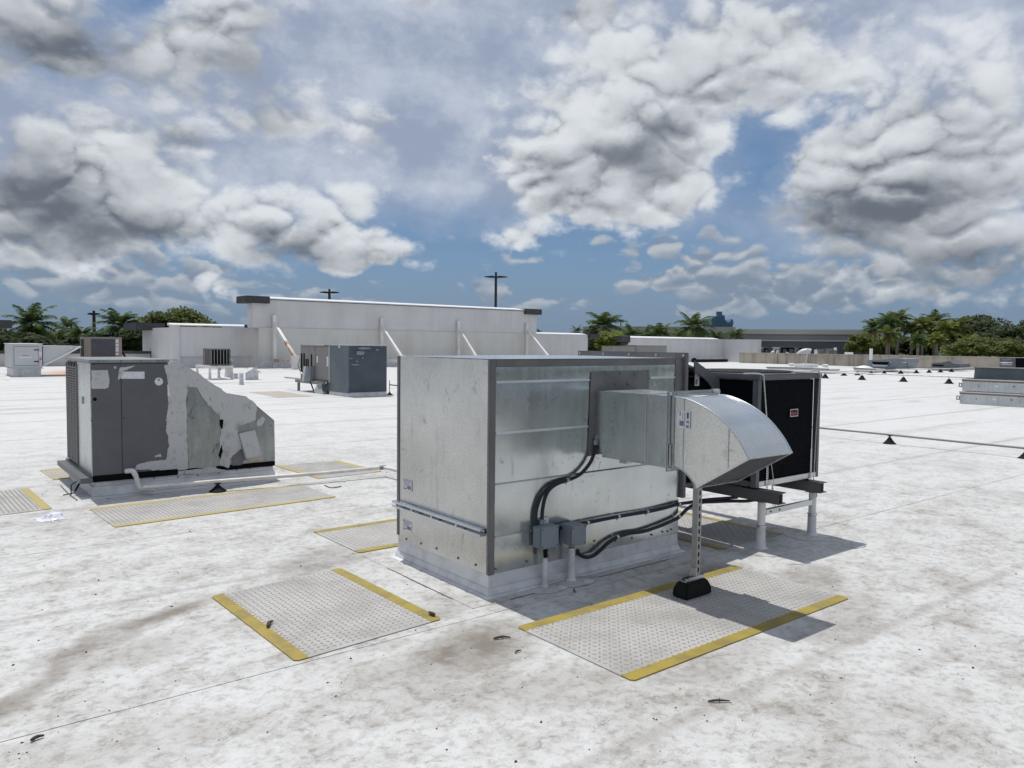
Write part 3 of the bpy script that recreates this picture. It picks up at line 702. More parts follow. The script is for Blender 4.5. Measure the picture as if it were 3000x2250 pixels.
# ------------------------------------------------------------------ coil unit, its stand and tie-downs
CX0, CX1, CY0, CY1, CZ0, CZ1 = 5.225, 6.140, 3.50, 4.42, .487, 1.380
con = thing('condenser_unit', 'black coil condenser in a grey steel frame on raised stand right of the box', 'condenser', (5.68, 3.96, .487))
part('corner_post', 'frame', con, (CX0, CX0+.046, CY0, CY0+.012, CZ0, CZ1-.05), (CX0, CX0+.012, CY0+.012, CY0+.05, CZ0, CZ1-.05), bevel=.002)
part('corner_post', 'frame', con, (CX1-.036, CX1, CY0, CY0+.012, CZ0, CZ1-.05), (CX1-.012, CX1, CY0+.012, CY0+.06, CZ0, CZ1-.05), bevel=.002)
part('corner_post', 'frame', con, (CX0, CX0+.06, CY1-.012, CY1, CZ0, CZ1-.05), (CX0, CX0+.012, CY1-.06, CY1-.012, CZ0, CZ1-.05), bevel=.002)
part('corner_post', 'frame', con, (CX1-.06, CX1, CY1-.012, CY1, CZ0, CZ1-.05), (CX1-.012, CX1, CY1-.06, CY1-.012, CZ0, CZ1-.05), bevel=.002)
part('base_rail', 'steelbright', con, (CX0+.047, CX1-.037, CY0+.002, CY0+.014, CZ0, CZ0+.045), bevel=.002)
part('base_pan', 'frame', con, (CX0+.013, CX1-.013, CY0+.016, CY1-.013, CZ0+.005, CZ0+.04))
part('base_rail', 'frame', con, (CX0+.002, CX0+.014, CY0+.076, CY1-.061, CZ0, CZ0+.045), bevel=.002)
fcoil = part('coil', 'coil', con, (CX0+.05, CX1-.100, CY0+.018, CY0+.05, CZ0+.046, CZ1-.052))
part('coil', 'coil', con, (CX0+.018, CX0+.049, CY0+.055, CY1-.07, CZ0+.046, CZ1-.052))
part('coil', 'coil', con, (CX1-.05, CX1-.018, CY0+.16, CY1-.07, CZ0+.046, CZ1-.052))
part('back_panel', 'frame', con, (CX0+.06, CX1-.06, CY1-.03, CY1-.014, CZ0+.046, CZ1-.052))
# guard wires over the coils
gw = MB()
for i in range(1, 22): z = CZ0+.046+.038*i; gw.box(CX0+.05, CX1-.098, CY0+.0145, CY0+.0165, z-.001, z+.001) if z < CZ1-.06 else 0
for i in range(1, 20): x = CX0+.08+.038*i; gw.box(x-.001, x+.001, CY0+.0125, CY0+.0145, CZ0+.046, CZ1-.052) if x < CX1-.105 else 0
tag(gw.build('coil_guard', 'black', con, recalc=False), kind='stuff')
MB().box(CX1-.1005, CX1-.097, CY0+.012, CY0+.06, CZ0+.046, CZ1-.052).build('coil_edge', 'steelbright', con)
top = MB().box(CX0-.008, CX1+.008, CY0-.010, CY1+.008, CZ1-.048, CZ1).build('top_cover', 'frame', con, bevel=.010, smooth=40)
cc = ((CX0+CX1)/2, (CY0+CY1)/2, CZ1)
fg = MB()
for k in range(7):
    r = .40*(k+1)/7; fg.tube([(cc[0]+r*math.cos(a*math.pi/18), cc[1]+r*math.sin(a*math.pi/18), CZ1+.012) for a in range(37)], .003, 5)
for a in range(6): fg.beam((cc[0], cc[1], CZ1+.012), (cc[0]+.41*math.cos(a*math.pi/3), cc[1]+.41*math.sin(a*math.pi/3), CZ1+.012), .006, .006)
tag(fg.build('fan_grille', 'beam', con, 50), kind='stuff')
MB().lathe((cc[0], cc[1], CZ1), [(.395, .0005), (.395, .002)], 32).build('fan_opening', 'udark', con)
for q in ((5.35, 4.3), (5.6, 4.38), (5.9, 4.36), (6.08, 4.2)): screw(con, (q[0], q[1], CZ1), (0,0,1), .012, .012, 'black', 'cap_screw')
# badge
bq = [PY(*q, CY0+.011) for q in ((2313,1199),(2336,1197),(2336,1219),(2313,1221))]
bx0, bx1 = bq[0].x, bq[1].x; bz0, bz1 = bq[2].z, bq[0].z
bd = part('badge', 'black', con, (bx0, bx1, CY0+.006, CY0+.0115, bz0, bz1))
w_ = .007; part('badge_frame', 'steelbright', bd, (bx0, bx1, CY0+.003, CY0+.0055, bz1-w_, bz1), (bx0, bx1, CY0+.003, CY0+.0055, bz0, bz0+w_), (bx0, bx0+w_, CY0+.003, CY0+.0055, bz0+w_, bz1-w_), (bx1-w_, bx1, CY0+.003, CY0+.0055, bz0+w_, bz1-w_))
arc = MB(); cxm, czm = (bx0+bx1)/2, (bz0+bz1)/2
arc.tube([(cxm+.030*math.cos(rad(a)), CY0+.0055, czm+.004+.026*math.sin(rad(a))) for a in range(15, 166, 10)], .0022, 6); arc.build('badge_arc', 'jbox', bd)
def text(s, size, loc, mat, parent, rot=(rad(90), 0, 0)):
    cu = bpy.data.curves.new('t', 'FONT'); cu.body = s; cu.size = size; cu.align_x = 'CENTER'; cu.align_y = 'CENTER'; cu.extrude = .0006; cu.offset = size*.02
    o = bpy.data.objects.new('t', cu); COL.objects.link(o); dg = bpy.context.evaluated_depsgraph_get()
    me = bpy.data.meshes.new_from_object(o.evaluated_get(dg)); bpy.data.objects.remove(o)
    me.name = 'lettering'; me.materials.clear(); me.materials.append(M[mat]); r = parent
    while r.parent: r = r.parent
    n = bpy.data.objects.new('lettering', me); COL.objects.link(n); n.parent = parent; n.location = Vector(loc)-r.location; n.rotation_euler = rot
    return n
text('KING', .034, (cxm, CY0+.0052, czm-.006), 'red', bd)

stand = thing('equipment_stand', 'raised steel stand with two grey beams on white wrapped legs, under the black coil unit', 'equipment stand', (5.68, 4.2, 0))
for x, y0, zt in ((5.30, 3.31, .470), (6.045, 3.395, .462)):
    b = MB(); y1 = 5.6; w = .05
    b.box(x-w, x+w, y0, y1, zt-.007, zt); b.box(x-w, x+w, y0, y1, zt-.088, zt-.081); b.box(x-.004, x+.004, y0, y1, zt-.081, zt-.007)
    # plate closing the front-left side of the flange
    b.box(x-w+.002, x-w+.006, y0+.002, y1, zt-.081, zt-.007)
    b.build('beam', 'beam', stand)
    for yl in (3.49, 5.25):
        lg = MB().cyl((x, yl, .16), (x, yl, zt-.089), .031, n=20).build('leg', 'brace', stand, 40)
        MB().lathe((x, yl, 0), [(.058, .001), (.044, .010), (.038, .03), (.036, .08), (.035, .17), (.0345, .172)], 24).build('leg_boot', 'flashing', lg, 60)
        MB().lathe((x, yl, 0), [(.036, .170), (.041, .174), (.041, .186), (.0345, .190)], 18).build('boot_clamp', 'steelbright', lg, 40)
        r0 = random.Random(int(x*100+yl)); pa = [(.24*(1+.05*r0.uniform(-1, 1))) for _ in range(28)]
        MB().prism([(x+pa[a]*math.cos(a*2*math.pi/28), yl+pa[a]*math.sin(a*2*math.pi/28), .0008) for a in range(28)], (0,0,.0022)).build('flashing_patch', 'membrane', lg)
        MB().box(x-.05, x+.05, yl-.04, yl+.04, zt-.094, zt-.0885).build('cap_plate', 'beam', lg)
br = MB(); zb = .285
br.box(5.335, 6.01, 3.470, 3.474, zb-.021, zb+.021); br.box(5.335, 6.01, 3.474, 3.505, zb-.021, zb-.018); br.box(5.335, 6.01, 3.474, 3.505, zb+.018, zb+.021)
cb = br.build('cross_brace', 'galvnew', stand)
for x in (5.40, 5.52): screw(cb, (x, 3.470, zb), (0,-1,0), .008, .006, 'beam', 'bolt')
for i, (x, y) in enumerate(((5.30, 3.60), (6.045, 3.60), (5.30, 4.3), (6.045, 4.3))): 
    zt = .470 if x < 5.5 else .462
    part('isolation_pad', 'black', stand, (x-.06, x+.06, y-.04, y+.04, zt+.0005, .4865), bevel=.003)
# hold-downs
z1_ = zoom(2000, 1030, 3.687)
for i, (pts, lab) in enumerate(((((855,232),(872,260),(878,320),(905,700),(958,1220),(985,1420),(965,1500)), 'thin grey tie-down cable hooked over the near corner of the black coil unit'),
                 (((1400,200),(1455,205),(1482,250),(1478,360),(1440,900),(1420,1310),(1410,1420)), 'thin grey tie-down cable at the far right corner of the black coil unit'))):
    Yp = CY0-.022
    path = [PY(*z1_(*q), Yp) for q in pts]
    path = [Vector((path[0].x-.14, CY0+.05, CZ1+.008)), Vector((path[0].x-.03, CY0-.005, CZ1+.008))]+path[1:]
    td = thing('tie_down_cable', lab, 'tie-down cable', (path[-1].x, path[-1].y, path[-1].z), 'tie-down cables on the coil unit')
    MB().tube(spline(path[:5], 5), .0065, 8).build('hook', 'steelbright', td, 50)
    MB().tube(path[4:], .0032, 6).build('cable', 'steelbright', td, 50)
    e = path[-1]; zt = e.z
    MB().tube(spline([e+Vector((0,0,.05)), e+Vector((-.018,-.01,.0)), e+Vector((-.022,-.02,-.09)), e+Vector((.0,-.03,-.12)), e+Vector((.03,-.02,-.09)), e+Vector((.02,0,0)), e+Vector((0,0,.05))], 4), .0028, 6).build('loop', 'steelbright', td, 50)
for i, (a, b, lab) in enumerate((((917,1230),(905,1500),'perforated metal strap below the hood mouth, down to the front beam'), ((1390,1050),(1378,1415),'perforated metal strap at the right edge of the black coil, down to the rear beam'))):
    p = PY(*z1_(*a), CY0-.004); q = PY(*z1_(*b), CY0-.004); x = (p.x+q.x)/2; s_ = MB(); w = .012; yy = CY0-.005
    s_.box(x-w, x-w+.006, yy-.0015, yy, q.z, p.z); s_.box(x+w-.006, x+w, yy-.0015, yy, q.z, p.z)
    z = q.z
    while z < p.z-.005: s_.box(x-w+.006, x+w-.006, yy-.0015, yy, z, z+.008); z += .019
    tag(s_.build('perforated_strap', 'galvnew'), lab, 'metal strap', 'perforated hold-down straps')

# fan section joining the box to the coil unit
fan = thing('transition_section', 'dark grey sloped transition piece between the galvanised box and the coil unit', 'duct transition', (4.98, 4.4, .46))
YT = 3.87
up_ = [PY(*q, YT) for q in ((2036,1056),(2096,1100),(2107,1103),(2110,1160),(2108,1240),(2086,1240),(2086,1135),(2074,1118),(2049,1096),(2036,1090))]
MB().prism(up_, (0, .012, 0)).build('sloped_plate', 'frame', fan)
a, b = up_[0], up_[1]
MB().hexa([(4.742, YT+.013, a.z-.02), (b.x, YT+.013, b.z-.012), (b.x, 4.92, b.z-.012), (4.742, 4.92, a.z-.02), (4.742, YT+.013, a.z-.001), (b.x, YT+.013, b.z-.001), (b.x, 4.92, b.z-.001), (4.742, 4.92, a.z-.001)]).build('sloped_top', 'frame', fan)
part('dark_body', 'udark', fan, (4.745, 5.19, 3.93, 4.90, .50, 1.30)); part('bottom_pan', 'beam', fan, (4.745, 5.19, 3.90, 4.92, .472, .498))
sticker(fan, 'y', 3.9285, 2036, 1092, 2048, 1130, [(.62,.78,.04,.3,'print'),(.1,.6,.5,.9,'print')])

# ------------------------------------------------------------------ pipe stubs, junction boxes, conduits
za = zoom(1450, 1300, 3.318); zb_ = zoom(1900, 1380, 3.318)
def stub(x, y, r, h, lab, dz=0.0):
    t = thing('pipe_stub', lab, 'roof pipe', (x, y, 0), 'white pipe stubs in front of the box')
    MB().lathe((x, y, 0), [(r*2.2, .001), (r*1.6, .008), (r*1.3, .025), (r*1.18, .07), (r*1.08, h)], 20).build('boot', 'flashing', t, 60)
    MB().lathe((x, y, 0), [(r*1.05, h), (r*1.35, h+.003), (r*1.35, h+.012), (r*1.0, h+.015)], 16).build('clamp', 'steelbright', t, 40)
    rr = random.Random(int(x*1000)); pa = [.125*(1+.06*rr.uniform(-1, 1)) for _ in range(26)]
    MB().prism([(x+pa[a]*1.25*math.cos(a*2*math.pi/26), y-.045+pa[a]*.72*math.sin(a*2*math.pi/26), .0028+dz) for a in range(26)], (0,0,.0018)).build('flashing_patch', 'membrane', t)
    MB().lathe((x+.08, y-.085, 0), [(.034, .0040+dz), (.03, .0068+dz)], 18).build('round_patch', 'flashing', t)
    return t
s1 = stub(3.285, 3.772, .015, .185, 'thin white pipe stub below the left grey junction box')
MB().cyl((3.285, 3.772, .200), (3.285, 3.772, .262), .013, .017).build('black_collar', 'black', s1, 40)
s2 = stub(3.515, 3.765, .021, .215, 'thicker white pipe stub below the right grey junction box', .0021)
MB().cyl((3.515, 3.765, .230), (3.515, 3.765, .258), .020, .022).build('black_collar', 'taupe', s2, 40)
def jbox(x0, x1, y0, y1, z0, z1, lab):
    t = thing('junction_box', lab, 'junction box', ((x0+x1)/2, (y0+y1)/2, z0), 'grey junction boxes on the box front')
    MB().box(x0, x1, y0+.006, y1, z0, z1).build('housing', 'jbox', t, bevel=.006, smooth=40)
    cv = MB().box(x0-.003, x1+.003, y0-.003, y0+.0055, z0-.003, z1+.003).build('cover', 'jbox', t, bevel=.004, smooth=40)
    for x in (x0+.012, x1-.012):
        for z in (z0+.012, z1-.012): MB().cyl((x, y0-.002, z), (x, y0-.0042, z), .0045, n=8).build('screw', 'black', cv)
    return t
j1 = jbox(3.205, 3.355, 3.725, 3.812, .272, .412, 'left grey junction box on the box front, two conduits entering its top')
j2 = jbox(3.442, 3.572, 3.690, 3.812, .262, .395, 'right grey junction box on the box front, standing on the thicker pipe stub')
sticker(j1, 'y', 3.819, 1570, 1520, 1607, 1545, [(.02,.25,.1,.7,'glassblue'),(.4,.8,.3,.4,'print')])
def conduit(pts, r, lab, clamps=(), yoff=None, ends=None):
    path = []
    for q in pts: path.append(q if isinstance(q, Vector) else PY(*q, yoff))
    P = spline(path, 7)
    t = thing('flexible_conduit', lab, 'conduit', min(P, key=lambda p: p.z), 'black flexible conduits on the box front')
    MB().tube(P, r, 12).build('hose', 'conduit', t, 60)
    for q in clamps:
        c = PY(*q, yoff); i = min(range(1, len(P)-1), key=lambda k: (P[k]-c).length); d = (P[i+1]-P[i-1]).normalized()
        cl = MB().tube([P[i]-d*.009, P[i]+d*.009], r*1.12, 12).build('clamp', 'steelbright', t, 40)
        MB().beam(P[i]+Vector((0,.006,-r*.8)), P[i]+Vector((-.004,.012,-r*.8-.018)), .012, .003, up=(0,1,0)).build('clamp_ear', 'steelbright', cl)
        screw(cl, P[i]+Vector((-.004, .011, -r*.8-.014)), (0,-1,0), .005, .004, 'frame')
    return t, P
CYF = 3.793
c1, P1 = conduit([za(*q) for q in ((978,10),(965,90),(925,185),(850,278),(780,325),(690,358),(600,392),(530,445),(487,525),(463,640),(455,770))], .0125,
   'black conduit curving from the duct corner down to the left junction box', [za(700,360)], CYF)
MB().cyl(P1[0]+Vector((0,0,.0)), P1[0]+Vector((.002,0,.034)), .016, n=12).build('fitting', 'jbox', c1, 40)
MB().tube([P1[0]+Vector((.002,0,.034)), P1[0]+Vector((.012,.0,.055)), P1[0]+Vector((.028,.018,.066)), P1[0]+Vector((.034,.033,.067))], .012, 10).build('elbow', 'jbox', c1, 50)
MB().cyl(P1[-1]+Vector((0,-.0,-.012)), P1[-1]+Vector((0,0,.024)), .017, n=8).build('fitting', 'jbox', c1)
CYB = 3.807
c2, P2 = conduit([za(*q) for q in ((720,345),(610,375),(525,420),(455,500),(415,600),(398,690),(394,800))], .0115, 'black conduit close to the metal, running behind the left junction box', [], CYB)
c3, P3 = conduit([za(552,832),za(720,803),za(900,767),za(1200,707),za(1480,661),za(1640,627),za(1790,586)]+[zb_(*q) for q in ((400,305),(480,289),(620,274),(860,256))], .0125,
   'upper black conduit running right along the box towards the coil unit', [za(900,767),za(1207,706),za(1490,660),za(1797,585)], CYF)
c4, P4 = conduit([za(800,1035),za(825,1078),za(890,1102),za(960,1085),za(1030,1030),za(1100,962),za(1190,908),za(1300,872),za(1450,850),za(1600,800),za(1700,758),za(1790,712),za(1860,642)]+[zb_(*q) for q in ((440,328),(520,304),(620,298),(800,292),(950,292),(1060,276))], .0135,
   'lower wavy black conduit from the right junction box to the coil unit', [za(1190,910),za(1790,716)], CYF)

# ------------------------------------------------------------------ grey patched unit on the left
UY0, UY1 = 8.70, 10.10; UX0 = 1.478
zu = zoom(100, 1000, 2.765); PU = lambda x, y, d=0.0: PY(*zu(x, y), UY0-d)
ru = thing('packaged_unit', 'grey rooftop unit smeared with white sealant, sloped sheet metal end, on white curb', 'rooftop unit', (2.4, 9.4, 0))
topz = PU(455,175).z; x1 = PU(1085,190).x
part('cabinet', 'ugrey', ru, (UX0+.006, x1, UY0+.006, UY1, .200, topz), bevel=.004)
part('top_cover', 'galvold', ru, (UX0-.015, x1+.01, UY0-.02, UY1+.02, topz+.001, topz+.032), bevel=.004)
xd = PU(706,500).x
for a, b in ((UX0+.004, xd-.003), (xd+.003, x1)): part('access_door', 'ugrey', ru, (a, b, UY0-.006, UY0+.005, .215, topz-.012), bevel=.002)
part('corner_trim', 'galvdark', ru, (UX0-.004, UX0+.005, UY0, UY0+.72, .205, topz-.004))
# louvred grille at the far end of the left face
gl = part('grille_backing', 'udark', ru, (UX0-.002, UX0+.006, UY0+.73, UY1-.02, .23, topz-.02))
for i in range(38):
    z = .245+i*(topz-.295)/38
    MB().hexa([(UX0-.016, UY0+.75, z), (UX0-.016, UY1-.04, z), (UX0-.003, UY1-.04, z+.008), (UX0-.003, UY0+.75, z+.008), (UX0-.016, UY0+.75, z+.008), (UX0-.016, UY1-.04, z+.008), (UX0-.003, UY1-.04, z+.016), (UX0-.003, UY0+.75, z+.016)]).build('louvre', 'taupe', gl)
for yy in (UY0+.74, UY0+.92, UY0+1.09, UY0+1.26, UY1-.03): part('grille_bar', 'taupe', gl, (UX0-.018, UX0-.003, yy-.009, yy+.009, .235, topz-.025))
part('handle', 'galvnew', ru, (UX0-.020, UX0-.004, UY0+.40, UY0+.43, .92, 1.0), bevel=.004)
# sloped sheet metal end, cut from one profile
pr = [PU(*q) for q in ((1086,190),(1165,155),(1560,425),(1720,450),(1945,640),(1952,965),(1580,1012),(1160,1082),(1086,1085))]
se = MB().prism([(p.x, UY0, p.z) for p in pr], (0, 1.25, 0)).build('sloped_end', 'galvold', ru)
def smear(pts, mat='seal', d=.002, th=.0025, name='sealant_smear', jit=.006, seed=1, n=3):
    """trowelled patch with a ragged outline on the front face"""
    r = random.Random(seed); P = [PU(*q) for q in pts]; out = []
    for i, p in enumerate(P):
        q = P[(i+1) % len(P)]; k = max(1, int((q-p).length/.016))
        for j in range(k):
            w_ = 1+1.6*math.sin(j*.55+seed*1.7+i)*math.sin(j*.21+i*2.3); e = p+(q-p)*(j/k); e = e+Vector((w_*jit*.8, 0, w_*jit*.6)); out.append((e.x+r.uniform(-jit, jit), UY0-d, e.z+r.uniform(-jit, jit)))
    return MB().prism(out, (0, -th, 0)).build(name, mat, ru)
smear(((1050,195),(1100,185),(1165,157),(1560,425),(1718,452),(1800,520),(1790,640),(1640,690),(1650,760),(1680,870),(1590,940),(1570,1030),(1500,1000),(1490,870),(1510,700),(1490,600),(1410,520),(1310,380),(1235,365),(1228,500),(1235,800),(1245,1035),(1150,1050),(810,1040),(830,1000),(960,970),(1065,960),(1085,850),(1062,640),(1085,500),(1075,300)), d=.0065, seed=2, jit=.005)
smear(((1238,372),(1300,372),(1330,450),(1440,560),(1498,620),(1505,760),(1480,870),(1470,1030),(1400,1030),(1250,1030),(1240,800),(1232,520)), mat='galvold', d=.003, th=.004, name='sheet_patch', seed=5, jit=.004)
smear(((462,238),(590,232),(605,290),(598,380),(520,388),(462,384)), d=.0065, seed=8, jit=.004)
smear(((690,215),(820,195),(790,215),(720,240),(700,300),(675,310)), d=.0065, seed=9, jit=.004)
smear(((650,200),(665,205),(655,225),(640,218)), d=.0065, seed=10, jit=.002)
smear(((980,925),(1020,912),(1030,935),(975,940)), d=.0065, seed=12, jit=.002)
smear(((1160,1082),(1165,1050),(1300,1040),(1420,1020),(1560,1045),(1500,1062),(1400,1068)), d=.006, seed=13, jit=.004)
smear(((1500,640),(1528,632),(1525,700),(1508,720)), mat='udark', d=.0095, seed=14, jit=.004, th=.001); smear(((1495,880),(1515,830),(1522,900),(1500,960)), mat='udark', d=.0095, seed=15, jit=.004, th=.001)
smear(((1075,350),(1088,352),(1098,445),(1080,448)), mat='label', d=.0095, seed=16, jit=.001, th=.001)
smear(((1800,640),(1850,605),(1870,640),(1830,690),(1800,690)), d=.004, seed=17, jit=.006)
# sealant trowelled over the sloped top
sl = MB()
for (q0, q1) in (((1165,155),(1560,425)),((1560,425),(1720,450))):
    a, b = PU(*q0), PU(*q1); n = 10; r = random.Random(4)
    for i in range(n):
        p = a+(b-a)*(i/n); q = a+(b-a)*((i+1)/n); w = .35+r.uniform(-.1, .15)
        sl.hexa([(p.x, UY0+.001, p.z+.001), (q.x, UY0+.001, q.z+.001), (q.x, UY0+w, q.z+.001), (p.x, UY0+w, p.z+.001), (p.x, UY0+.001, p.z+.006), (q.x, UY0+.001, q.z+.006), (q.x, UY0+w, q.z+.006), (p.x, UY0+w, p.z+.006)])
sl.build('top_sealant', 'seal', ru)
smear(((704,245),(893,245),(893,303),(704,303)), mat='label', d=.0065, th=.001, name='label', jit=0)
cs = PU(1009,325); rr_ = cs.x-PU(975,325).x
MB().tube([(cs.x, UY0-.0065, cs.z), (cs.x, UY0-.0075, cs.z)], rr_, 28).build('round_label', 'label', ru)
MB().tube([(cs.x, UY0-.0077, cs.z+.018), (cs.x, UY0-.0082, cs.z+.018)], .014, 4).build('print', 'print', ru)
for q, r in (((491,469),.019),((722,620),.007),((653,205),.007),((480,185),.006),((462,640),.006)):
    p = PU(*q); MB().tube([(p.x, UY0-.0062, p.z), (p.x, UY0-.0068, p.z)], r, 14).build('hole', 'udark', ru)
# little exhaust flap near the end
fp = [PU(*q, .0) for q in ((1655,745),(1785,715),(1832,935),(1705,955))]
MB().hexa([(p.x, UY0-.004, p.z) for p in fp]+[(p.x, UY0-(.02 if i < 2 else .085), p.z) for i, p in enumerate(fp)]).build('vent_flap', 'seal', ru, bevel=.003)
fb = [PU(*q) for q in ((1705,940),(1830,925),(1832,948),(1706,968))]; MB().prism([(p.x, UY0-.086, p.z) for p in fb], (0, -.004, 0)).build('flap_lip', 'rust', ru)
smear(((1632,880),(1665,850),(1700,950),(1690,1000),(1600,1010),(1590,960)), mat='mastic', d=.005, seed=21, jit=.006)
# base rails, curb
part('base_rail', 'udark', ru, (UX0+.01, PU(1160,1080).x, UY0-.014, UY0+.02, .150, .214)); part('base_rail', 'udark', ru, (PU(1585,1010).x, PU(1950,965).x, UY0-.006, UY0+.02, .150, .205))
part('base_rail', 'udark', ru, (PU(1160,1080).x, PU(1585,1010).x, UY0-.001, UY0+.03, .150, .205))
part('end_rail', 'frame', ru, (UX0-.115, UX0-.004, UY0-.045, UY1+.02, .150, .205), bevel=.003); part('end_lip', 'frame', ru, (UX0-.03, UX0-.004, UY0-.02, UY1+.02, .2055, .225))
part('underside', 'frame', ru, (UX0-.004, 3.37, UY0+.03, UY1, .150, .199))
cu = MB(); X0, X1 = UX0+.02, 3.36
cu.hexa(frustum(X0, X1, UY0+.015, UY1-.02, .10, .1495, .004)); cu.hexa(frustum(X0-.01, X1+.01, UY0+.005, UY1-.01, .001, .10, .02)); cu.build('curb', 'flashing', ru, bevel=.005)
sk2 = MB().prism([(X0-.14, UY0-.16, .0008), (X1+.16, UY0-.16, .0008), (X1+.16, UY1+.1, .0008), (X0-.14, UY1+.1, .0008)], (0, 0, .002)); sk2.build('flashing_apron', 'flashing', ru)
MB().tube([(UX0-.06, UY0+.25, .16), (UX0-.16, UY0+.2, .11), (UX0-.17, UY0+.15, .02)], .006, 6).build('loose_strap', 'black', ru); MB().tube([(UX0-.05, UY0+.25, .16), (UX0-.13, UY0+.17, .05)], .010, 6).build('loose_strap', 'black', ru)
for q in ((975,1110),(1165,1100),(1330,1085),(1500,1065),(1645,1042),(1750,1030),(1855,1012)): p = PU(*q); screw(ru, (p.x, UY0+.011, p.z), (0,-1,0), .008, .005, 'frame')
for q in ((545,1078),(730,1030),(850,1045),(1660,1000)): p = PU(*q); screw(ru, (p.x, UY0-.015, p.z), (0,-1,0), .007, .005, 'frame')
for q in ((335,148),(520,158),(700,158),(860,158),(1000,156)): p = PU(*q); screw(ru, (p.x, UY0-.02, topz+.018), (0,-1,0), .009, .006, 'frame')

# condensate drain and its supports
dr = thing('drain_pipe', 'white plastic drain pipe from the grey patched unit to the right, low over the roof', 'drain pipe', (2.6, 8.25, .1))
a0 = PU(745,1052); px_ = a0.x
e1 = Vector((px_+.09, UY0-.06, a0.z-.02))
MB().tube(spline([(px_, UY0-.0, a0.z), (px_+.05, UY0-.05, a0.z+.004), (px_+.08, UY0-.06, a0.z-.05)], 5), .027, 12).build('elbow', 'pvc', dr, 60)
MB().cyl((px_+.08, UY0-.06, a0.z-.05), (px_+.10, UY0-.10, .075), .024, n=12).build('trap_leg', 'pvc', dr, 60)
MB().tube(spline([(px_+.10, UY0-.10, .085), (px_+.105, UY0-.12, .065), (px_+.13, UY0-.16, .060), (px_+.2, UY0-.26, .062)], 4), .027, 12).build('elbow', 'pvc', dr, 60)
run = [Vector((px_+.2, UY0-.26, .065))]+[G(*q, .11) for q in ((420,1428),(635,1410),(780,1399),(950,1386),(1123,1369.5))]
run = [Vector((p.x, p.y, max(.062, p.z))) for p in run]
MB().tube(run, .0205, 12).build('pipe', 'pvc', dr, 60)
en = run[-1]; MB().tube([en-Vector((.05,0,0)), en+Vector((.03,0,0))], .027, 12).build('coupling', 'taupe', dr, 50)
MB().tube([en+Vector((.0,0,0)), en+Vector((.02,-.15,0)), en+Vector((.05,-1.4,0))], .0205, 12).build('pipe', 'pvc', dr, 60)
p = G(455,1425,.09); MB().cyl((p.x-.03, p.y, .083), (p.x+.03, p.y, .087), .027, n=12).build('coupling', 'pvc', dr, 60)
def support(x, y, lab, zt=.09, r=.088, group='black pipe support cones'):
    t = thing('pipe_support', lab, 'pipe support', (x, y, 0), group)
    MB().lathe((x, y, 0), [(r, .003), (r, .010), (r*.80, .020), (r*.36, zt*.60), (r*.24, zt*.80)], 24).build('cone', 'black', t, 50)
    MB().cyl((x, y, zt*.7), (x, y, zt), .012, n=10).build('stem', 'black', t)
    MB().box(x-.03, x+.03, y-.028, y+.028, zt-.006, zt+.001).build('saddle', 'black', t, bevel=.002)
    return t
cn = G(638,1440); support(cn.x, cn.y, 'black cone holding up the white drain pipe in front of the grey patched unit', .088)
support(4.50, 7.47, 'black pipe support cone peeking out behind the left edge of the galvanised box', .088)

# long pipes on cones further off
def pipeline(pts, r, lab, mat='pvc'):
    b = MB().tube(pts, r, 8).build('roof_pipe', mat, None, 60); return tag(b, lab, 'roof pipe')
XN = 12.86
pipeline([(XN, 8.6, .155), (XN, 7.2, .150), (XN, 6.2, .152), (XN, 5.0, .148), (XN, 4.0, .150), (XN, 1.8, .150)], .017, 'thin grey pipe on two black cones, crossing the roof at right', 'taupe')
for y, l in ((6.08, 'larger black cone under the thin grey pipe right of the coil unit'), (4.09, 'black cone under the thin grey pipe at the right picture edge')):
    support(XN, y, l, .132, .105)
pipeline([(37.0, 24.5, .33), (37.0, 21, .32), (37.0, 17, .32), (37.0, 13.5, .32), (37.0, 8.0, .32)], .034, 'white pipe on four black cones running right across the middle of the roof')
for i, (x, y) in enumerate(((37.0, 20.88), (37.0, 18.95), (37.0, 16.95), (37.0, 14.93))):
    support(x, y, 'black cone under the white cross pipe, %s from the coil unit' % ('nearest', 'second', 'third', 'farthest')[i], .27, .22)
pipeline([(36.9, 22.3, .24), (42, 22.3, .24), (50, 22.3, .24), (60, 22.3, .24)], .026, 'far white pipe on a row of small black cones')
FARX = (41.5, 43.0, 44.6, 46.2, 48.3, 50.4, 52.2, 53.9, 55.6)
for i, x in enumerate(FARX):
    support(x, 22.3, 'small black cone in the far row, %s from its left end' % ('first second third fourth fifth sixth seventh eighth ninth'.split()[i]), .24, .20, 'far row of black cones')

# ------------------------------------------------------------------ slate unit with taupe condenser behind
SX0, SY0 = 10.165, 20.5; XR = 11.425; YB = 21.75
sl_ = thing('slate_unit', 'dark slate sheet metal box with cross-broken panels and taupe condenser section, mid roof', 'rooftop unit', (10.8, 21.8, 0))
def crossbroken(parent, P, push, mat, name):
    """panel of four triangles meeting in a pushed-out centre"""
    c = sum((Vector(p) for p in P), Vector())/4+Vector(push); b = MB()._a(list(P)+[c], [(0,1,4),(1,2,4),(2,3,4),(3,0,4)])
    return b.build(name, mat, parent, recalc=False)
zt = 1.49
part('shell', 'slate', sl_, (SX0+.03, XR-.01, SY0+.03, YB+.3, .13, zt-.01))
crossbroken(sl_, [(SX0, SY0, .12), (XR, SY0, .12), (XR, SY0, zt), (SX0, SY0, zt)], (0, -.035, 0), 'slate2', 'front_panel')
crossbroken(sl_, [(SX0, YB, .10), (SX0, SY0, .10), (SX0, SY0, zt), (SX0, YB, zt)], (-.03, 0, 0), 'slate', 'side_panel')
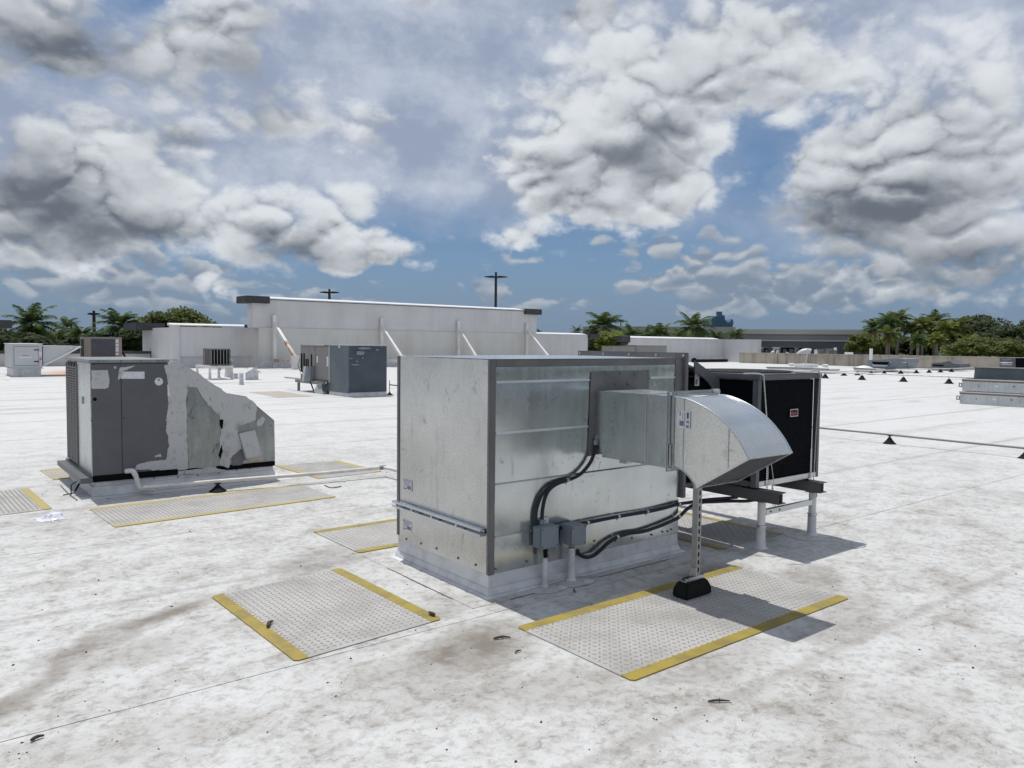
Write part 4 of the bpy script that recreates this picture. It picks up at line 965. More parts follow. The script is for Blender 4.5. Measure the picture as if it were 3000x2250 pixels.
part('top_sheet', 'galvnew', sl_, (SX0-.02, XR+.02, SY0-.02, YB+.35, zt, zt+.025)); part('corner_trim', 'slate', sl_, (SX0-.008, SX0+.02, SY0-.008, SY0+.02, .10, zt-.001))
MB().hexa(frustum(SX0+.01, XR-.005, SY0+.01, YB, .001, .12, .03)).build('curb', 'flashing', sl_)
r = random.Random(31)
for q in ((1046,1016,1092,1025),(1043,1027,1072,1041),(1023,1048,1034,1052),(1028,1066,1056,1071),(1060,1045,1066,1052),(1100,1022,1112,1028),(1043,1056,1050,1062)):
    a, b = PY(q[0], q[1], SY0-.05), PY(q[2], q[3], SY0-.05); n = 10; pts = []
    for i in range(n): an = 2*math.pi*i/n; pts.append(((a.x+b.x)/2+(b.x-a.x)/2*math.cos(an)*r.uniform(.7, 1.1), SY0-.034, (a.z+b.z)/2+(a.z-b.z)/2*math.sin(an)*r.uniform(.6, 1.1)))
    MB().prism(pts, (0, -.004, 0)).build('paint_smear', 'jbox', sl_)
MB().tube([PX(994,1016,SX0-.02), PX(994,1016,SX0-.05)], .035, 12).build('round_cap', 'label', sl_)
YC = 23.95
part('condenser_cabinet', 'taupe', sl_, (SX0+.02, SX0+1.1, YB+.04, YC, .36, zt-.02)); part('edge_sealant', 'seal', sl_, (SX0-.012, SX0+.03, YB-.005, YB+.045, .36, zt))
ym = 22.80
for a, b in ((YB+.06, ym-.02), (ym+.02, YC-.02)): part('cabinet_door', 'taupe', sl_, (SX0-.002, SX0+.021, a, b, .42, zt-.05))
part('top_lip', 'galvdark', sl_, (SX0-.01, SX0+1.12, YB+.36, YC+.02, zt-.019, zt+.01))
for (a, b, z0, z1) in ((23.78, 23.9, .52, 1.22), (23.58, 23.70, .52, 1.22), (23.42, 23.53, .60, 1.05), (23.28, 23.38, .60, 1.05), (23.02, 23.12, .60, 1.20)): part('louvre_slot', 'udark', sl_, (SX0-.005, SX0-.0025, a, b, z0, z1))
for (a, b, z0, z1) in ((22.58, 22.68, .95, 1.15), (21.84, 21.95, .85, 1.15)): part('label', 'label', sl_, (SX0-.006, SX0-.0025, a, b, z0, z1))
part('stand_beam', 'taupe', sl_, (SX0-.1, SX0-.02, 22.0, 24.15, .27, .36)); part('stand_beam', 'taupe', sl_, (SX0+.9, SX0+1.0, 22.0, 24.1, .27, .355)); part('stand_brace', 'beam', sl_, (SX0+.02, SX0+.06, 22.05, 22.9, .40, .44)); part('pipe_tray', 'beam', sl_, (SX0-.06, SX0+.4, 21.82, 22.6, .3605, .405))
for x in (SX0-.06, SX0+.95):
    for y in (22.15, 23.95): MB().cyl((x, y, 0), (x, y, .27), .045, n=12).build('leg', 'taupe', sl_, 40)
part('loose_strut', 'galvdark', sl_, (SX0-.12, SX0-.04, 23.6, 25.0, .365, .41))
def gbox(pts, lab, d=.16):
    t = MB(); P = [Vector(p) for p in pts]; t.prism(P, (.16, .02, 0)); return t
db = thing('disconnect_switch', 'grey electrical disconnect box with its lid open, hung on the slate unit stand', 'switch box', (10.05, 23.0, .1), 'grey electrical boxes by the slate unit')
q = [PX(*p, SX0-.14) for p in ((892,1075),(909,1073),(909,1117),(890,1117))]; MB().prism(q, (.14, 0, 0)).build('housing', 'jbox', db, bevel=.005)
q = [PX(*p, SX0-.30) for p in ((889,1073),(896,1073),(889,1117),(884,1117))]; MB().prism(q, (.02, 0, 0)).build('lid', 'whitepaint', db, bevel=.005)
MB().tube(spline([PX(908,1117,SX0-.1), PX(913,1128,SX0-.1), PX(918,1142,SX0-.12), PX(924,1152,SX0-.14)], 4), .022, 8).build('hose', 'black', db, 50)
MB().tube(spline([PX(878,1052,SX0-.1), PX(872,1068,SX0-.1), PX(879,1085,SX0-.1), PX(886,1097,SX0-.12)], 4), .025, 8).build('hose', 'galvdark', db, 50)
d2 = thing('leaning_switch_box', 'grey electrical box leaning on the roof below the open disconnect box', 'switch box', (10.0, 22.2, 0), 'grey electrical boxes by the slate unit')
q = [PX(*p, SX0-.16) for p in ((918,1146),(928,1126),(941,1124),(944,1145),(948,1154),(928,1158))]; MB().prism(q, (.22, .02, .0)).build('housing', 'galvdark', d2, bevel=.01)
q = [PX(*p, SX0-.163) for p in ((929,1128),(939,1126),(943,1138),(933,1141))]; MB().prism(q, (.004, 0, 0)).build('cover', 'jbox', d2)
support(11.55, 20.55, 'black cone at the right foot of the slate unit', .10, .12)
MB_ = MB(); MB_.tube(spline([(11.55, 20.55, .32), (11.75, 20.2, .30), (12.3, 19.9, .30)], 4), .02, 6); MB_.cyl((11.55, 20.55, .08), (11.55, 20.55, .45), .012, n=6)
tag(MB_.build('bent_rod', 'beam'), 'thin dark rod with a loose arm at the right foot of the slate unit', 'rod')

# ------------------------------------------------------------------ small condenser on a pipe stand
zc = zoom(560, 990, 11.85); YK = 32.4
ks = thing('condenser_on_stand', 'small dark condenser with upright louvres on a tall pipe stand near the white wall', 'condenser', (10.3, 32.9, 0))
a = PY(*zc(690,380), YK); b = PY(*zc(1345,940), YK); xa, xb, z0, z1 = a.x, b.x, b.z, a.z; dpt = 1.0
part('core', 'udark', ks, (xa+.03, xb-.03, YK+.03, YK+dpt-.03, z0+.02, z1-.03)); part('top_cover', 'frame', ks, (xa-.02, xb+.02, YK-.02, YK+dpt+.02, z1-.05, z1+.01), bevel=.01); part('base_pan', 'frame', ks, (xa-.01, xb+.01, YK-.01, YK+dpt+.01, z0-.02, z0+.04))
for i in range(7): x = xa+(xb-xa)*i/6; w = .03 if i in (0, 6) else .014; part('front_bar', 'tan' if 0 < i < 6 else 'frame', ks, (x-w, x+w, YK-.012, YK+.02, z0+.04, z1-.05))
for i in range(6): y = YK+dpt*i/5; part('side_bar', 'taupe', ks, (xa-.012, xa+.02, y-.03, y+.03, z0+.04, z1-.05))
ff = [(xa-.12, YK-.2), (xb+.02, YK-.2), (xa-.12, YK+1.5), (xb+.02, YK+1.5)]
for x, y in ff:
    lg = MB().cyl((x, y, 0), (x, y, z0-.12), .045, n=12).build('leg', 'brace', ks, 40); MB().lathe((x, y, 0), [(.1, .002), (.06, .05), (.055, .3), (.048, .31)], 12).build('leg_boot', 'flashing', lg, 50)
part('stand_beam', 'brace', ks, (xa-.16, xa-.06, YK-.25, YK+1.6, z0-.12, z0-.021)); part('stand_beam', 'brace', ks, (xb-.04, xb+.06, YK-.25, YK+1.6, z0-.12, z0-.021)); part('stand_brace', 'brace', ks, (xa-.06, xb-.04, YK-.22, YK-.18, .42, .46)); part('stand_brace', 'brace', ks, (xa-.06, xb-.04, YK-.24, YK-.2, z0-.11, z0-.03))
MB().tube(spline([(xa+.3, YK+.3, z0-.02), (xa+.42, YK+.2, z0-.2), (xa+.4, YK+.1, .5)], 4), .03, 8).build('hose', 'black', ks)
ph = thing('pipe_hood', 'grey square pipe chase beside the small condenser on the pipe stand', 'pipe chase', (11.4, 34.2, 0))
a = PY(*zc(1310,770), 34.0); b = PY(*zc(1470,1410), 34.0)
MB().hexa(frustum(a.x, b.x-.02, 34.0, 34.5, .0, .35, .03)).build('curb', 'flashing', ph); part('chase', 'jbox', ph, (a.x, b.x-.04, 34.02, 34.48, .351, a.z-.02)); part('cap', 'coping', ph, (a.x-.03, b.x+.0, 34.0, 34.5, a.z-.019, a.z+.01))
for i, (q, h, r, lb) in enumerate((((1557,1415),.22,.085,'short grey pipe stub right of the small condenser stand'), ((1745,1622),.42,.075,'taller white pipe stub standing alone right of the small condenser'))):
    p = G(*zc(*q)); t = thing('vent_pipe', lb, 'vent pipe', (p.x, p.y, 0), 'short vent pipes'); MB().lathe(p, [(r*1.5, .002), (r*1.15, .05), (r, .1), (r, h), (r*.82, h), (r*.82, h-.05)], 16).build('pipe', 'flashing', t, 50); MB().lathe(p, [(r*1.06, h*.72), (r*1.06, h*.78)], 16).build('collar', 'steelbright', t, 50)
p = G(738, 1112); t = thing('roof_vent', 'small white box vent with a peaked cap on the open roof', 'roof vent', (p.x, p.y, 0)); part('body', 'flashing', t, (p.x-.2, p.x+.2, p.y-.2, p.y+.2, .0, .36)); MB().prism([(p.x-.32, p.y-.25, .30), (p.x, p.y-.25, .50), (p.x+.32, p.y-.25, .30)], (0, .5, 0)).build('cap', 'flashing', t)

# ------------------------------------------------------------------ white fan unit with wedge hood, tan condenser (left background)
YM = 38.0; zm = zoom(0, 960, 5.267); mu = thing('makeup_air_unit', 'pale grey fan box on a curb with a long wedge-shaped hood, far left', 'fan unit', (4.0, 38.4, 0))
a = PY(*zm(170,255), YM); b = PY(*zm(655,620), YM); xa, xb, z0, z1 = a.x, b.x, b.z, a.z; yb = YM+2.6
part('cabinet', 'whitepaint', mu, (xa, xb, YM, yb, z0, z1), bevel=.01); part('top_cover', 'coping', mu, (xa-.03, xb+.03, YM-.03, yb, z1+.001, z1+.03)); part('curb', 'flashing', mu, (xa+.06, xb-.04, YM+.06, yb-.06, .001, z0-.031)); part('base_flange', 'whitepaint', mu, (xa-.03, xb+.03, YM-.03, yb, z0-.03, z0-.001))
d0, d1 = PY(*zm(215,292), YM), PY(*zm(592,578), YM); dr_ = part('access_door', 'whitepaint', mu, (d0.x, d1.x, YM-.03, YM-.002, d1.z, d0.z), bevel=.006)
part('door_gap', 'beam', mu, (d0.x-.015, d1.x+.015, YM-.004, YM-.0015, d1.z-.015, d0.z+.015))
for q in ((560,343),(563,522)): h = PY(*zm(*q), YM); part('hinge', 'black', dr_, (h.x-.09, h.x+.09, YM-.05, YM-.031, h.z-.02, h.z+.02))
h0, h1 = PY(*zm(300,445), YM), PY(*zm(487,472), YM); lb = part('label', 'label', dr_, (h0.x, h1.x, YM-.035, YM-.031, h1.z, h0.z)); h0, h1 = PY(*zm(340,428), YM), PY(*zm(436,438), YM); part('red_print', 'red', dr_, (h0.x, h1.x, YM-.035, YM-.031, h1.z, h0.z))
h0, h1 = PY(*zm(600,372), YM), PY(*zm(650,425), YM); part('label', 'label', mu, (h0.x, h1.x, YM-.006, YM-.001, h1.z, h0.z)); h0, h1 = PY(*zm(608,470), YM), PY(*zm(642,495), YM); part('red_print', 'red', mu, (h0.x, h1.x, YM-.006, YM-.001, h1.z, h0.z))
w = [PY(*zm(*q), YM+.1) for q in ((660,276),(1225,285),(1262,296),(1090,385),(666,592))]; MB().prism(w, (0, 2.0, 0)).build('wedge_hood', 'whitepaint', mu)
w2 = [PY(*zm(*q), YM+.08) for q in ((1225,280),(1262,296),(1090,388),(668,598),(668,575),(1080,368))]; MB().prism(w2, (0, -.03, 0)).build('hood_trim', 'coping', mu); h0, h1 = PY(*zm(1070,300), YM+.1), PY(*zm(1105,330), YM+.1); part('label', 'label', mu, (h0.x, h1.x, YM+.06, YM+.098, h1.z, h0.z))
YA = 41.0; tc_ = thing('tan_condenser', 'tan condenser with a dark grille, standing behind the grey patched unit', 'condenser', (7.6, 41.4, 0))
a = PY(*zm(1298,140), YA); b = PY(*zm(1885,478), YA); xa, xb, z0, z1 = a.x, b.x, b.z, a.z
part('cabinet', 'tan', tc_, (xa, xb, YA, YA+1.1, z0, z1), bevel=.01); g0, g1 = PY(*zm(1405,172), YA), PY(*zm(1778,455), YA); part('grille', 'slate2', tc_, (g0.x, g1.x, YA-.02, YA-.002, g1.z, g0.z)); part('base_stand', 'coping', tc_, (xa+.05, xb-.05, YA+.05, YA+1.05, z0-.1, z0-.002))
for y in (YA+.2, YA+.5, YA+.8): part('side_slot', 'udark', tc_, (xa-.006, xa-.002, y-.1, y+.1, z0+.1, z1-.1))
for q in ((1785,180,1830,240),(1785,250,1832,290),(1785,300,1830,370),(1785,390,1830,418)): h0, h1 = PY(q[0]/5.267, 960+q[1]/5.267, YA), PY(q[2]/5.267, 960+q[3]/5.267, YA); part('label', 'label', tc_, (h0.x, h1.x, YA-.008, YA-.002, h1.z, h0.z))
for x in (xa+.1, xb-.1):
    for y in (YA+.15, YA+.95): MB().cyl((x, y, 0), (x, y, z0-.1), .05, n=8).build('leg', 'brace', tc_)
MB().tube([(xb, YA+.2, z0+.4), (xb+.15, YA+.1, z0+.1), (xb+.4, YA, 0.05)], .05, 8).build('hose', 'black', tc_)

# ------------------------------------------------------------------ walls on the far roof edges
def slope(name, parent, x0, x1, y0, y1, z0, z1): return MB().hexa([(x0,y0,z0),(x1,y0,z0),(x1,y1,z0),(x0,y1,z0),(x0,y0,z0+.05),(x1,y0,z0+.05),(x1,y1,z1),(x0,y1,z1)]).build(name, 'coping', parent)
WY = 45.5; WT = 4.13
tw = thing('sign_wall', 'tall white stucco wall with dark end caps and diagonal braces across the back', 'wall', (27.4, 45.9, 0))
part('wall_face', 'stucco', tw, (16.36, 38.42, WY, WY+.9, 2.402, WT)); part('lower_wall', 'stuccolow', tw, (16.70, 38.42, WY-.06, WY+.9, .001, 2.400))
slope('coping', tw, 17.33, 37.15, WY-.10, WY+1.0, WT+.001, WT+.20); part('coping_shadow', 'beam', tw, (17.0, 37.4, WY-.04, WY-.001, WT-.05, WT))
for x0, x1 in ((15.86, 17.32), (37.16, 38.75)): part('end_cap', 'cap', tw, (x0, x1, WY-.25, WY+1.4, WT-.28, WT+.14), bevel=.02)
part('base_flashing', 'flashing', tw, (16.72, 38.3, WY-.12, WY-.061, .001, .42))
for i, (xp, f) in enumerate(((17.62, (864,1042)), (24.88, (1175,1046)), (31.02, (1393,1048)), (37.33, (1605,1040)))):
    t = thing('wall_brace', ('rusty leftmost brace', 'second brace from the left', 'third brace from the left', 'rightmost slender brace')[i]+' propping the tall white wall', 'wall brace', (xp, WY-.2, 0), 'diagonal braces of the tall wall')
    part('post', 'brace', t, (xp-.10, xp+.10, WY-.24, WY-.062, .001, 3.18)); ft = PX(*f, xp); 
    a = Vector((xp, WY-.2, 2.62)); b = Vector((xp, min(ft.y, WY-2.0), .72)); mdl = a+(b-a)*.55
    MB().beam(a, mdl, .17, .17).build('diagonal', 'brace', t); MB().beam(mdl, b, .168, .168).build('diagonal', 'rust' if i == 0 else 'brace', t)
    part('foot', 'brace', t, (xp-.17, xp+.17, b.y-.25, b.y+.15, .001, .78)); 
    if i < 2: part('ground_beam', 'rust' if i == 0 else 'brace', t, (xp-.08, xp+.08, b.y+.16, WY-.25, .35, .52))
lw = thing('low_wall', 'lower white stucco wall with a dark cap, left of the tall wall', 'wall', (14.6, 48, 0))
part('wall_face', 'stucco', lw, (12.62, 17.05, 46.9, 47.5, .66, 2.38)); part('recessed_base', 'stucco', lw, (12.62, 17.05, 47.02, 47.5, .001, .658)); part('pilaster', 'stucco', lw, (12.2, 12.6, 46.85, 47.6, .001, 2.45))
part('return_wall', 'stucco', lw, (12.25, 12.61, 47.61, 54.2, .001, 2.34)); slope('coping', lw, 12.1, 17.0, 46.78, 47.6, 2.451, 2.60); part('end_cap', 'cap', lw, (11.3, 13.0, 51.6, 55.0, 2.2, 2.66), bevel=.02); part('coping_end', 'cap', lw, (16.3, 16.6, 46.74, 46.78, 2.4, 2.58))
mw = thing('right_low_wall', 'short white stucco wall with dark end cap right of the tall wall', 'wall', (42.6, 47.8, 0))
part('wall_face', 'stucco', mw, (39.0, 45.85, 47.5, 48.1, .001, 2.40)); slope('coping', mw, 39.0, 45.6, 47.4, 48.2, 2.401, 2.56); part('end_cap', 'cap', mw, (45.86, 47.1, 47.3, 48.4, 2.12, 2.52), bevel=.02)
rw = thing('corner_wall', 'white stucco corner wall with a dark cap behind the coil unit', 'wall', (59, 48.5, 0))
part('wall_face', 'stucco', rw, (51.9, 66.0, 48.5, 49.1, .001, 2.24)); part('return_wall', 'stucco', rw, (66.01, 66.6, 44.4, 49.1, .001, 2.27)); slope('coping', rw, 51.9, 65.2, 48.4, 49.2, 2.241, 2.42); part('end_cap', 'cap', rw, (50.7, 51.89, 48.2, 49.4, 1.85, 2.40), bevel=.02); part('end_post', 'slate', rw, (51.2, 51.88, 48.55, 49.0, .001, 1.849)); part('base_flashing', 'flashing', rw, (52, 66.0, 48.38, 48.499, .001, .5))
lp = thing('left_parapet', 'long low painted parapet with dark top edge at far left', 'parapet', (-5, 54, 0))
zt_ = PY(150, 1036, 52).z; part('wall_face', 'parapet', lp, (-31, 12.2, 52.0, 52.35, .001, zt_)); part('coping', 'cap', lp, (-31, 12.2, 51.92, 52.45, zt_+.001, zt_+.16))
lc = thing('edge_wall_cap', 'dark wall cap poking in at the left picture edge', 'wall', (2.0, 53, 0)); part('end_cap', 'cap', lc, (-3.5, PY(36,950,53.2).x, 53.2, 54.6, PY(36,962,53.2).z, PY(36,938,53.2).z), bevel=.03); part('wall_face', 'stucco', lc, (-3.4, 2.9, 53.5, 54.3, .001, PY(36,962,53.2).z-.01))
rp = thing('right_parapet', 'long stained concrete parapet along the right roof edge', 'parapet', (63.5, 10, 0))
zr = PX(2600, 1041, 63).z
ys = [44.38, 40.4, 33.0, 25.6, 18.2, 10.8, 3.4, -1.3]
for a, b in zip(ys[:-1], ys[1:]): part('concrete_panel', 'concrete', rp, (63.0, 63.5, b+.015, a-.015, .001, zr-.06))
part('coping', 'concrete', rp, (62.94, 63.56, -1.35, 44.38, zr-.059, zr+.02)); part('joint_backing', 'beam', rp, (63.1, 63.45, -1.25, 44.3, .001, zr-.061)); part('downpipe', 'concrete', rp, (62.86, 62.99, 40.25, 40.5, .001, zr-.06))

# ------------------------------------------------------------------ odds and ends on the right of the roof
st_ = [('lower', 0.0, 24.05, 9.39, 0.0, .372), ('upper', 1, 24.10, 9.36, .374, .742)]
for i, (nm, _, x0, ye, z0, z1) in enumerate(st_):
    t = thing('roof_curb_frame', ('lower galvanised curb frame lying on the roof at the right edge', 'upper galvanised curb frame stacked on the other at the right edge')[i], 'curb frame', (x0+.8, 6.5, z0), 'stacked curb frames')
    x1_, y0_ = x0+1.7, 3.8
    for q in ((x0, x0+.03, y0_, ye, z0+.002, z1-.06), (x1_-.03, x1_, y0_, ye, z0+.002, z1-.06), (x0+.03, x1_-.03, ye-.03, ye, z0+.002, z1-.06), (x0+.03, x1_-.03, y0_, y0_+.03, z0+.002, z1-.06)): part('side_plate', 'galvdark', t, q)
    part('wood_nailer', 'wood', t, (x0-.012, x0+.045, y0_, ye+.012, z1-.09, z1-.045), (x0+.045, x1_, ye-.04, ye+.012, z1-.09, z1-.045)); part('top_lip', 'galvnew', t, (x0-.02, x0+.06, y0_, ye+.02, z1-.0445, z1-.012), (x0+.06, x1_, ye-.05, ye+.02, z1-.0445, z1-.012), bevel=.004)
    b = MB(); zc_ = (z0+z1)/2-.02
    for q in ((ye+.0, ye+.10, zc_+.035, zc_+.06), (ye, ye+.10, zc_-.06, zc_-.035), (ye, ye+.03, zc_-.035, zc_+.035), (ye+.075, ye+.10, zc_-.035, zc_+.035)): b.box(x0+.01, x0+.02, *q)
    b.build('lifting_lug', 'beam', t); part('label', 'label', t, (x0-.004, x0-.001, ye-.95, ye-.85, zc_-.02, zc_+.03)); part('print', 'print', t, (x0-.004, x0-.001, ye-1.36, ye-1.29, zc_-.0, zc_+.04)); part('print', 'print', t, (x0-.004, x0-.001, ye-.45, ye-.42, zc_-.03, zc_+.02))
t = thing('grey_duct_box', 'dark grey sheet metal box behind the stacked curb frames', 'duct box', (25.6, 7, .0)); MB().hexa([(24.9,3.6,.0),(26.2,3.6,.0),(26.2,9.42,.0),(24.9,9.42,.0),(24.95,3.6,1.02),(26.1,3.6,1.02),(26.1,9.36,1.02),(24.95,9.36,1.02)]).build('body', 'slate', t); part('top_edge', 'beam', t, (24.92, 26.13, 3.6, 9.38, 1.021, 1.045)); part('joint', 'beam', t, (24.93, 24.949, 8.05, 8.1, .4, 1.02))
def xprism(pts, x, d, name, mat, parent): return MB().prism([PX(*q, x) for q in pts], (d, 0, 0)).build(name, mat, parent)
z5 = zoom(2200, 960, 4.424); XH = 51.0
eh = thing('exhaust_hood', 'grey slanted exhaust hood with dark slot near the concrete parapet', 'exhaust hood', PX(*z5(1740,540), XH))
xprism([z5(*q) for q in ((1510,420),(1660,415),(1890,395),(1985,405),(1980,450),(1935,535),(1510,528))], XH, 2.2, 'body', 'jbox', eh); xprism([z5(*q) for q in ((1560,440),(1795,446),(1765,482),(1590,474))], XH-.02, .015, 'slot', 'udark', eh); xprism([z5(*q) for q in ((1575,478),(1770,484),(1820,446),(1810,440),(1800,446),(1760,510),(1560,500))], XH-.03, .008, 'slot_frame', 'whitepaint', eh); xprism([z5(*q) for q in ((1560,525),(1840,530),(1890,560),(1640,568),(1600,545))], XH-.3, .25, 'base_tray', 'frame', eh); xprism([z5(*q) for q in ((1510,490),(1575,490),(1575,528),(1510,526))], XH-.06, .05, 'side_box', 'jbox', eh)
MB().tube(spline([PX(*z5(1960,455), XH), PX(*z5(2020,460), XH), PX(*z5(2030,510), XH), PX(*z5(2050,535), XH)], 4), .04, 6).build('hose', 'frame', eh)
for i, (pts, x, lab) in enumerate((([(1325,522),(1620,540),(1600,575),(1345,575)], 48.5, 'shallow upturned pan in front of the slanted exhaust hood'), ([(200,507),(560,512),(1012,530),(985,588),(240,560)], 43.5, 'wide upturned pan behind the coil unit top'))):
    t = thing('upturned_pan', lab, 'roof pan', PX(*z5(*pts[-1]), x), 'upturned pans on the right roof'); P = [PX(*z5(*q), x) for q in pts]; zmin = min(p.z for p in P); P = [Vector((p.x, p.y, max(p.z-zmin, .003))) for p in P]; t.location = (P[-1].x, P[-1].y, 0)
    MB().prism(P, (1.3, 0, 0)).build('pan', 'whitepaint', t); r_ = MB().tube(P[:len(P)-2], .04, 6).build('rim', 'beam', t)
fd = thing('wrapped_fan', 'white wrapped dome standing left of the slanted exhaust hood', 'roof fan', PX(*z5(1465,515), 50.2)); c = PX(*z5(1465,515), 50.2); MB().lathe((c.x, c.y, 0), [(.75, .002), (.75, .25), (.6, .5), (.3, .62), (.05, .66)], 16).build('dome', 'coping', fd, 60); fd.location.z = 0; fd.children[0].location.z = 0
z6 = zoom(2200, 880, 2.765); g2 = thing('low_exhaust_unit', 'low dark grey roof unit by the parapet, right of the slanted hood', 'roof unit', PX(*z6(1575,565), 58))
xprism([z6(*q) for q in ((1465,508),(1540,503),(1610,490),(1640,512),(1692,516),(1690,545),(1462,540))], 58, 1.8, 'body', 'frame', g2); xprism([z6(*q) for q in ((1455,543),(1690,548),(1690,565),(1455,568))], 57.9, 1.9, 'base', 'jbox', g2); xprism([z6(*q) for q in ((1470,520),(1560,522),(1560,534),(1470,532))], 57.98, .015, 'slot', 'udark', g2)
g3 = thing('cabinet_unit', 'grey equipment cabinet with white handle strip by the parapet at the right edge', 'cabinet', PX(2950, 1078, 56.5)); z7 = zoom(2750, 1030, 8.732)
xprism([z7(*q) for q in ((1560,155),(1955,165),(1950,440),(1555,440))], 56.5, 1.4, 'body', 'frame', g3); xprism([z7(*q) for q in ((1635,190),(1858,190),(1855,217),(1635,217))], 56.48, .015, 'label', 'jbox', g3); xprism([z7(*q) for q in ((1570,272),(1885,272),(1885,296),(1570,296))], 56.47, .02, 'bar', 'coping', g3); xprism([z7(*q) for q in ((1600,325),(1885,325),(1885,345),(1600,345))], 56.47, .02, 'bar', 'whitepaint', g3); xprism([z7(*q) for q in ((1630,265),(1780,268),(1775,302),(1630,302))], 56.44, .025, 'handle', 'coping', g3)
g4 = thing('dark_cabinet', 'black louvred cabinet cut off by the right picture edge', 'cabinet', PX(2990, 1078, 56.4)); xprism([z7(*q) for q in ((1965,170),(2700,180),(2700,430),(1960,415))], 56.4, 1.4, 'body', 'coil', g4); xprism([z7(*q) for q in ((1950,160),(1966,160),(1962,440),(1946,440))], 56.38, 1.42, 'frame', 'frame', g4)
ht = thing('roof_hatch', 'low white hatch box in front of the stained parapet', 'roof hatch', PX(*z5(660,505), 55)); ht.location.z = 0; a, b = PX(*z5(565,467), 55), PX(*z5(750,505), 55)
part('hatch', 'coping', ht, (55, 56.3, b.y, a.y, .002, a.z-.06)); part('lid', 'coping', ht, (54.95, 56.35, b.y-.04, a.y+.04, a.z-.059, a.z)); MB().beam((54.9, b.y+.2, a.z), (54.9, b.y+.05, a.z+1.2), .05, .05).build('lid_prop', 'whitepaint', ht)
for i, (q, lab) in enumerate((((526,470), 'small white round vent left of the hatch box'), ((965,487), 'small white round vent right of the hatch box'))):
    c = PX(*z5(*q), 57); t = thing('round_vent', lab, 'roof vent', (57, c.y, 0), 'small round vents by the parapet'); MB().lathe((57, c.y, 0), [(.24, .002), (.2, .08), (.2, .16)], 16).build('body', 'coping', t, 50); MB().lathe((57, c.y, 0), [(.24, .161), (.24, .22), (.12, .25)], 16).build('cap', 'coping', t, 50)
c = PX(*z5(1555,410), 60); tag(MB().cyl((60, c.y, 0), (60, c.y, PX(*z5(1555,270), 60).z), .12, n=10).build('tall_vent_pipe', 'coping', None, 40), 'slim white vent pipe rising above the concrete parapet', 'vent pipe')
# bundle lying at the foot of the corner wall, box ducts above the plenum top
c = PY(2095, 1062, 47.0); t = thing('pipe_bundle', 'black rolled bundle lying before the white corner wall', 'roll', (c.x, 46.5, 0)); MB().cyl((c.x-3.6, 46.5, .16), (c.x+1.2, 46.5, .16), .15, n=12).build('roll', 'black', t, 50); MB().lathe((c.x-3.9, 46.5, 0), [(.2, .002), (.28, .15), (.2, .4), (.05, .45)], 10).build('sack', 'black', t, 50)
for i, (a, b, x, lab) in enumerate((((1797,1015),(1862,1032),44.0,'weathered grey duct box end seen just above the galvanised box'), ((1864,1013),(1953,1032),44.6,'longer weathered grey duct box beyond the galvanised box'))):
    Yd = 40.0; p, q = PY(*a, Yd), PY(*b, Yd); t = thing('weathered_duct', lab, 'duct box', ((p.x+q.x)/2, Yd+.6, 0), 'weathered duct boxes'); part('body', 'tan', t, (p.x, q.x, Yd, Yd+1.2, .3, p.z)); part('lid', 'taupe', t, (p.x-.03, q.x+.03, Yd-.03, Yd+1.23, p.z+.001, p.z+.04)); part('curb', 'flashing', t, (p.x+.1, q.x-.1, Yd+.1, Yd+1.1, .001, .299))

# ------------------------------------------------------------------ buildings beyond the roof
nb = thing('neighbour_roof_building', 'low concrete building right beyond the stained parapet', 'building', (86, 40, GZ)); part('block', 'concrete', nb, (70, 104, 14, 66, GZ, .35)); part('roof_edge', 'flashing', nb, (69.9, 104.1, 13.9, 66.1, .351, .48))
zn = zoom(2200, 960, 4.424)
for i, (x0, y0, x1, y1, mt, lab) in enumerate(((97,262,165,345,'whitepaint','grey air unit at the left end of the far row, touching the white wall'),(170,266,230,345,'udark','black air unit second in the far row'),(300,262,372,345,'whitepaint','pale framed air unit third in the far row'),(405,256,470,345,'udark','dark narrow air unit in the middle of the far row'),(482,256,562,345,'udark','black air unit with a white knob on top edge'),(568,262,640,345,'taupe','grey air unit between two black ones'),(628,256,708,345,'udark','black air unit at the right of the dark group'),(875,287,960,345,'taupe','grey unit with dark face before the slate building'),(990,277,1078,345,'tan','tan boxy unit before the slate building'),(1080,288,1118,345,'taupe','slim grey unit right of the tan one'),(1238,318,1330,352,'coping','white rounded hood on the far roof'))):
    dd = 84.0; a, b = AT(*zn(x0, y0), dd), AT(*zn(x1, y1), dd); w = (a.xy-b.xy).length; cpt = (a+b)/2; z0, z1 = .485, a.z
    t = thing('far_air_unit', lab, 'air unit', (cpt.x, cpt.y, z0), 'air units on the roof beyond the parapet'); dirx = Vector((RT.x, RT.y, 0)).normalized(); diry = Vector((-dirx.y, dirx.x, 0)); c0 = Vector((cpt.x, cpt.y, 0))
    def ob(u0, u1, v0, v1, za_, zb2): 
        P = [c0+dirx*u+diry*v for u, v in ((u0, v0), (u1, v0), (u1, v1), (u0, v1))]; return MB().hexa([p+Vector((0,0,za_)) for p in P]+[p+Vector((0,0,zb2)) for p in P])
    ob(-w/2, w/2, 0, w*.8, z0, z1).build('cabinet', mt, t, bevel=.02)
    if mt != 'coping': ob(-w*.34, w*.34, -.03, -.005, z0+.2*(z1-z0), z0+.85*(z1-z0)).build('grille', 'beam' if mt != 'udark' else 'slate2', t); ob(-w*.5-.04, w*.5+.04, -.04, w*.8+.04, z1+.002, z1+.08).build('lid', 'frame' if mt != 'whitepaint' else 'whitepaint', t)
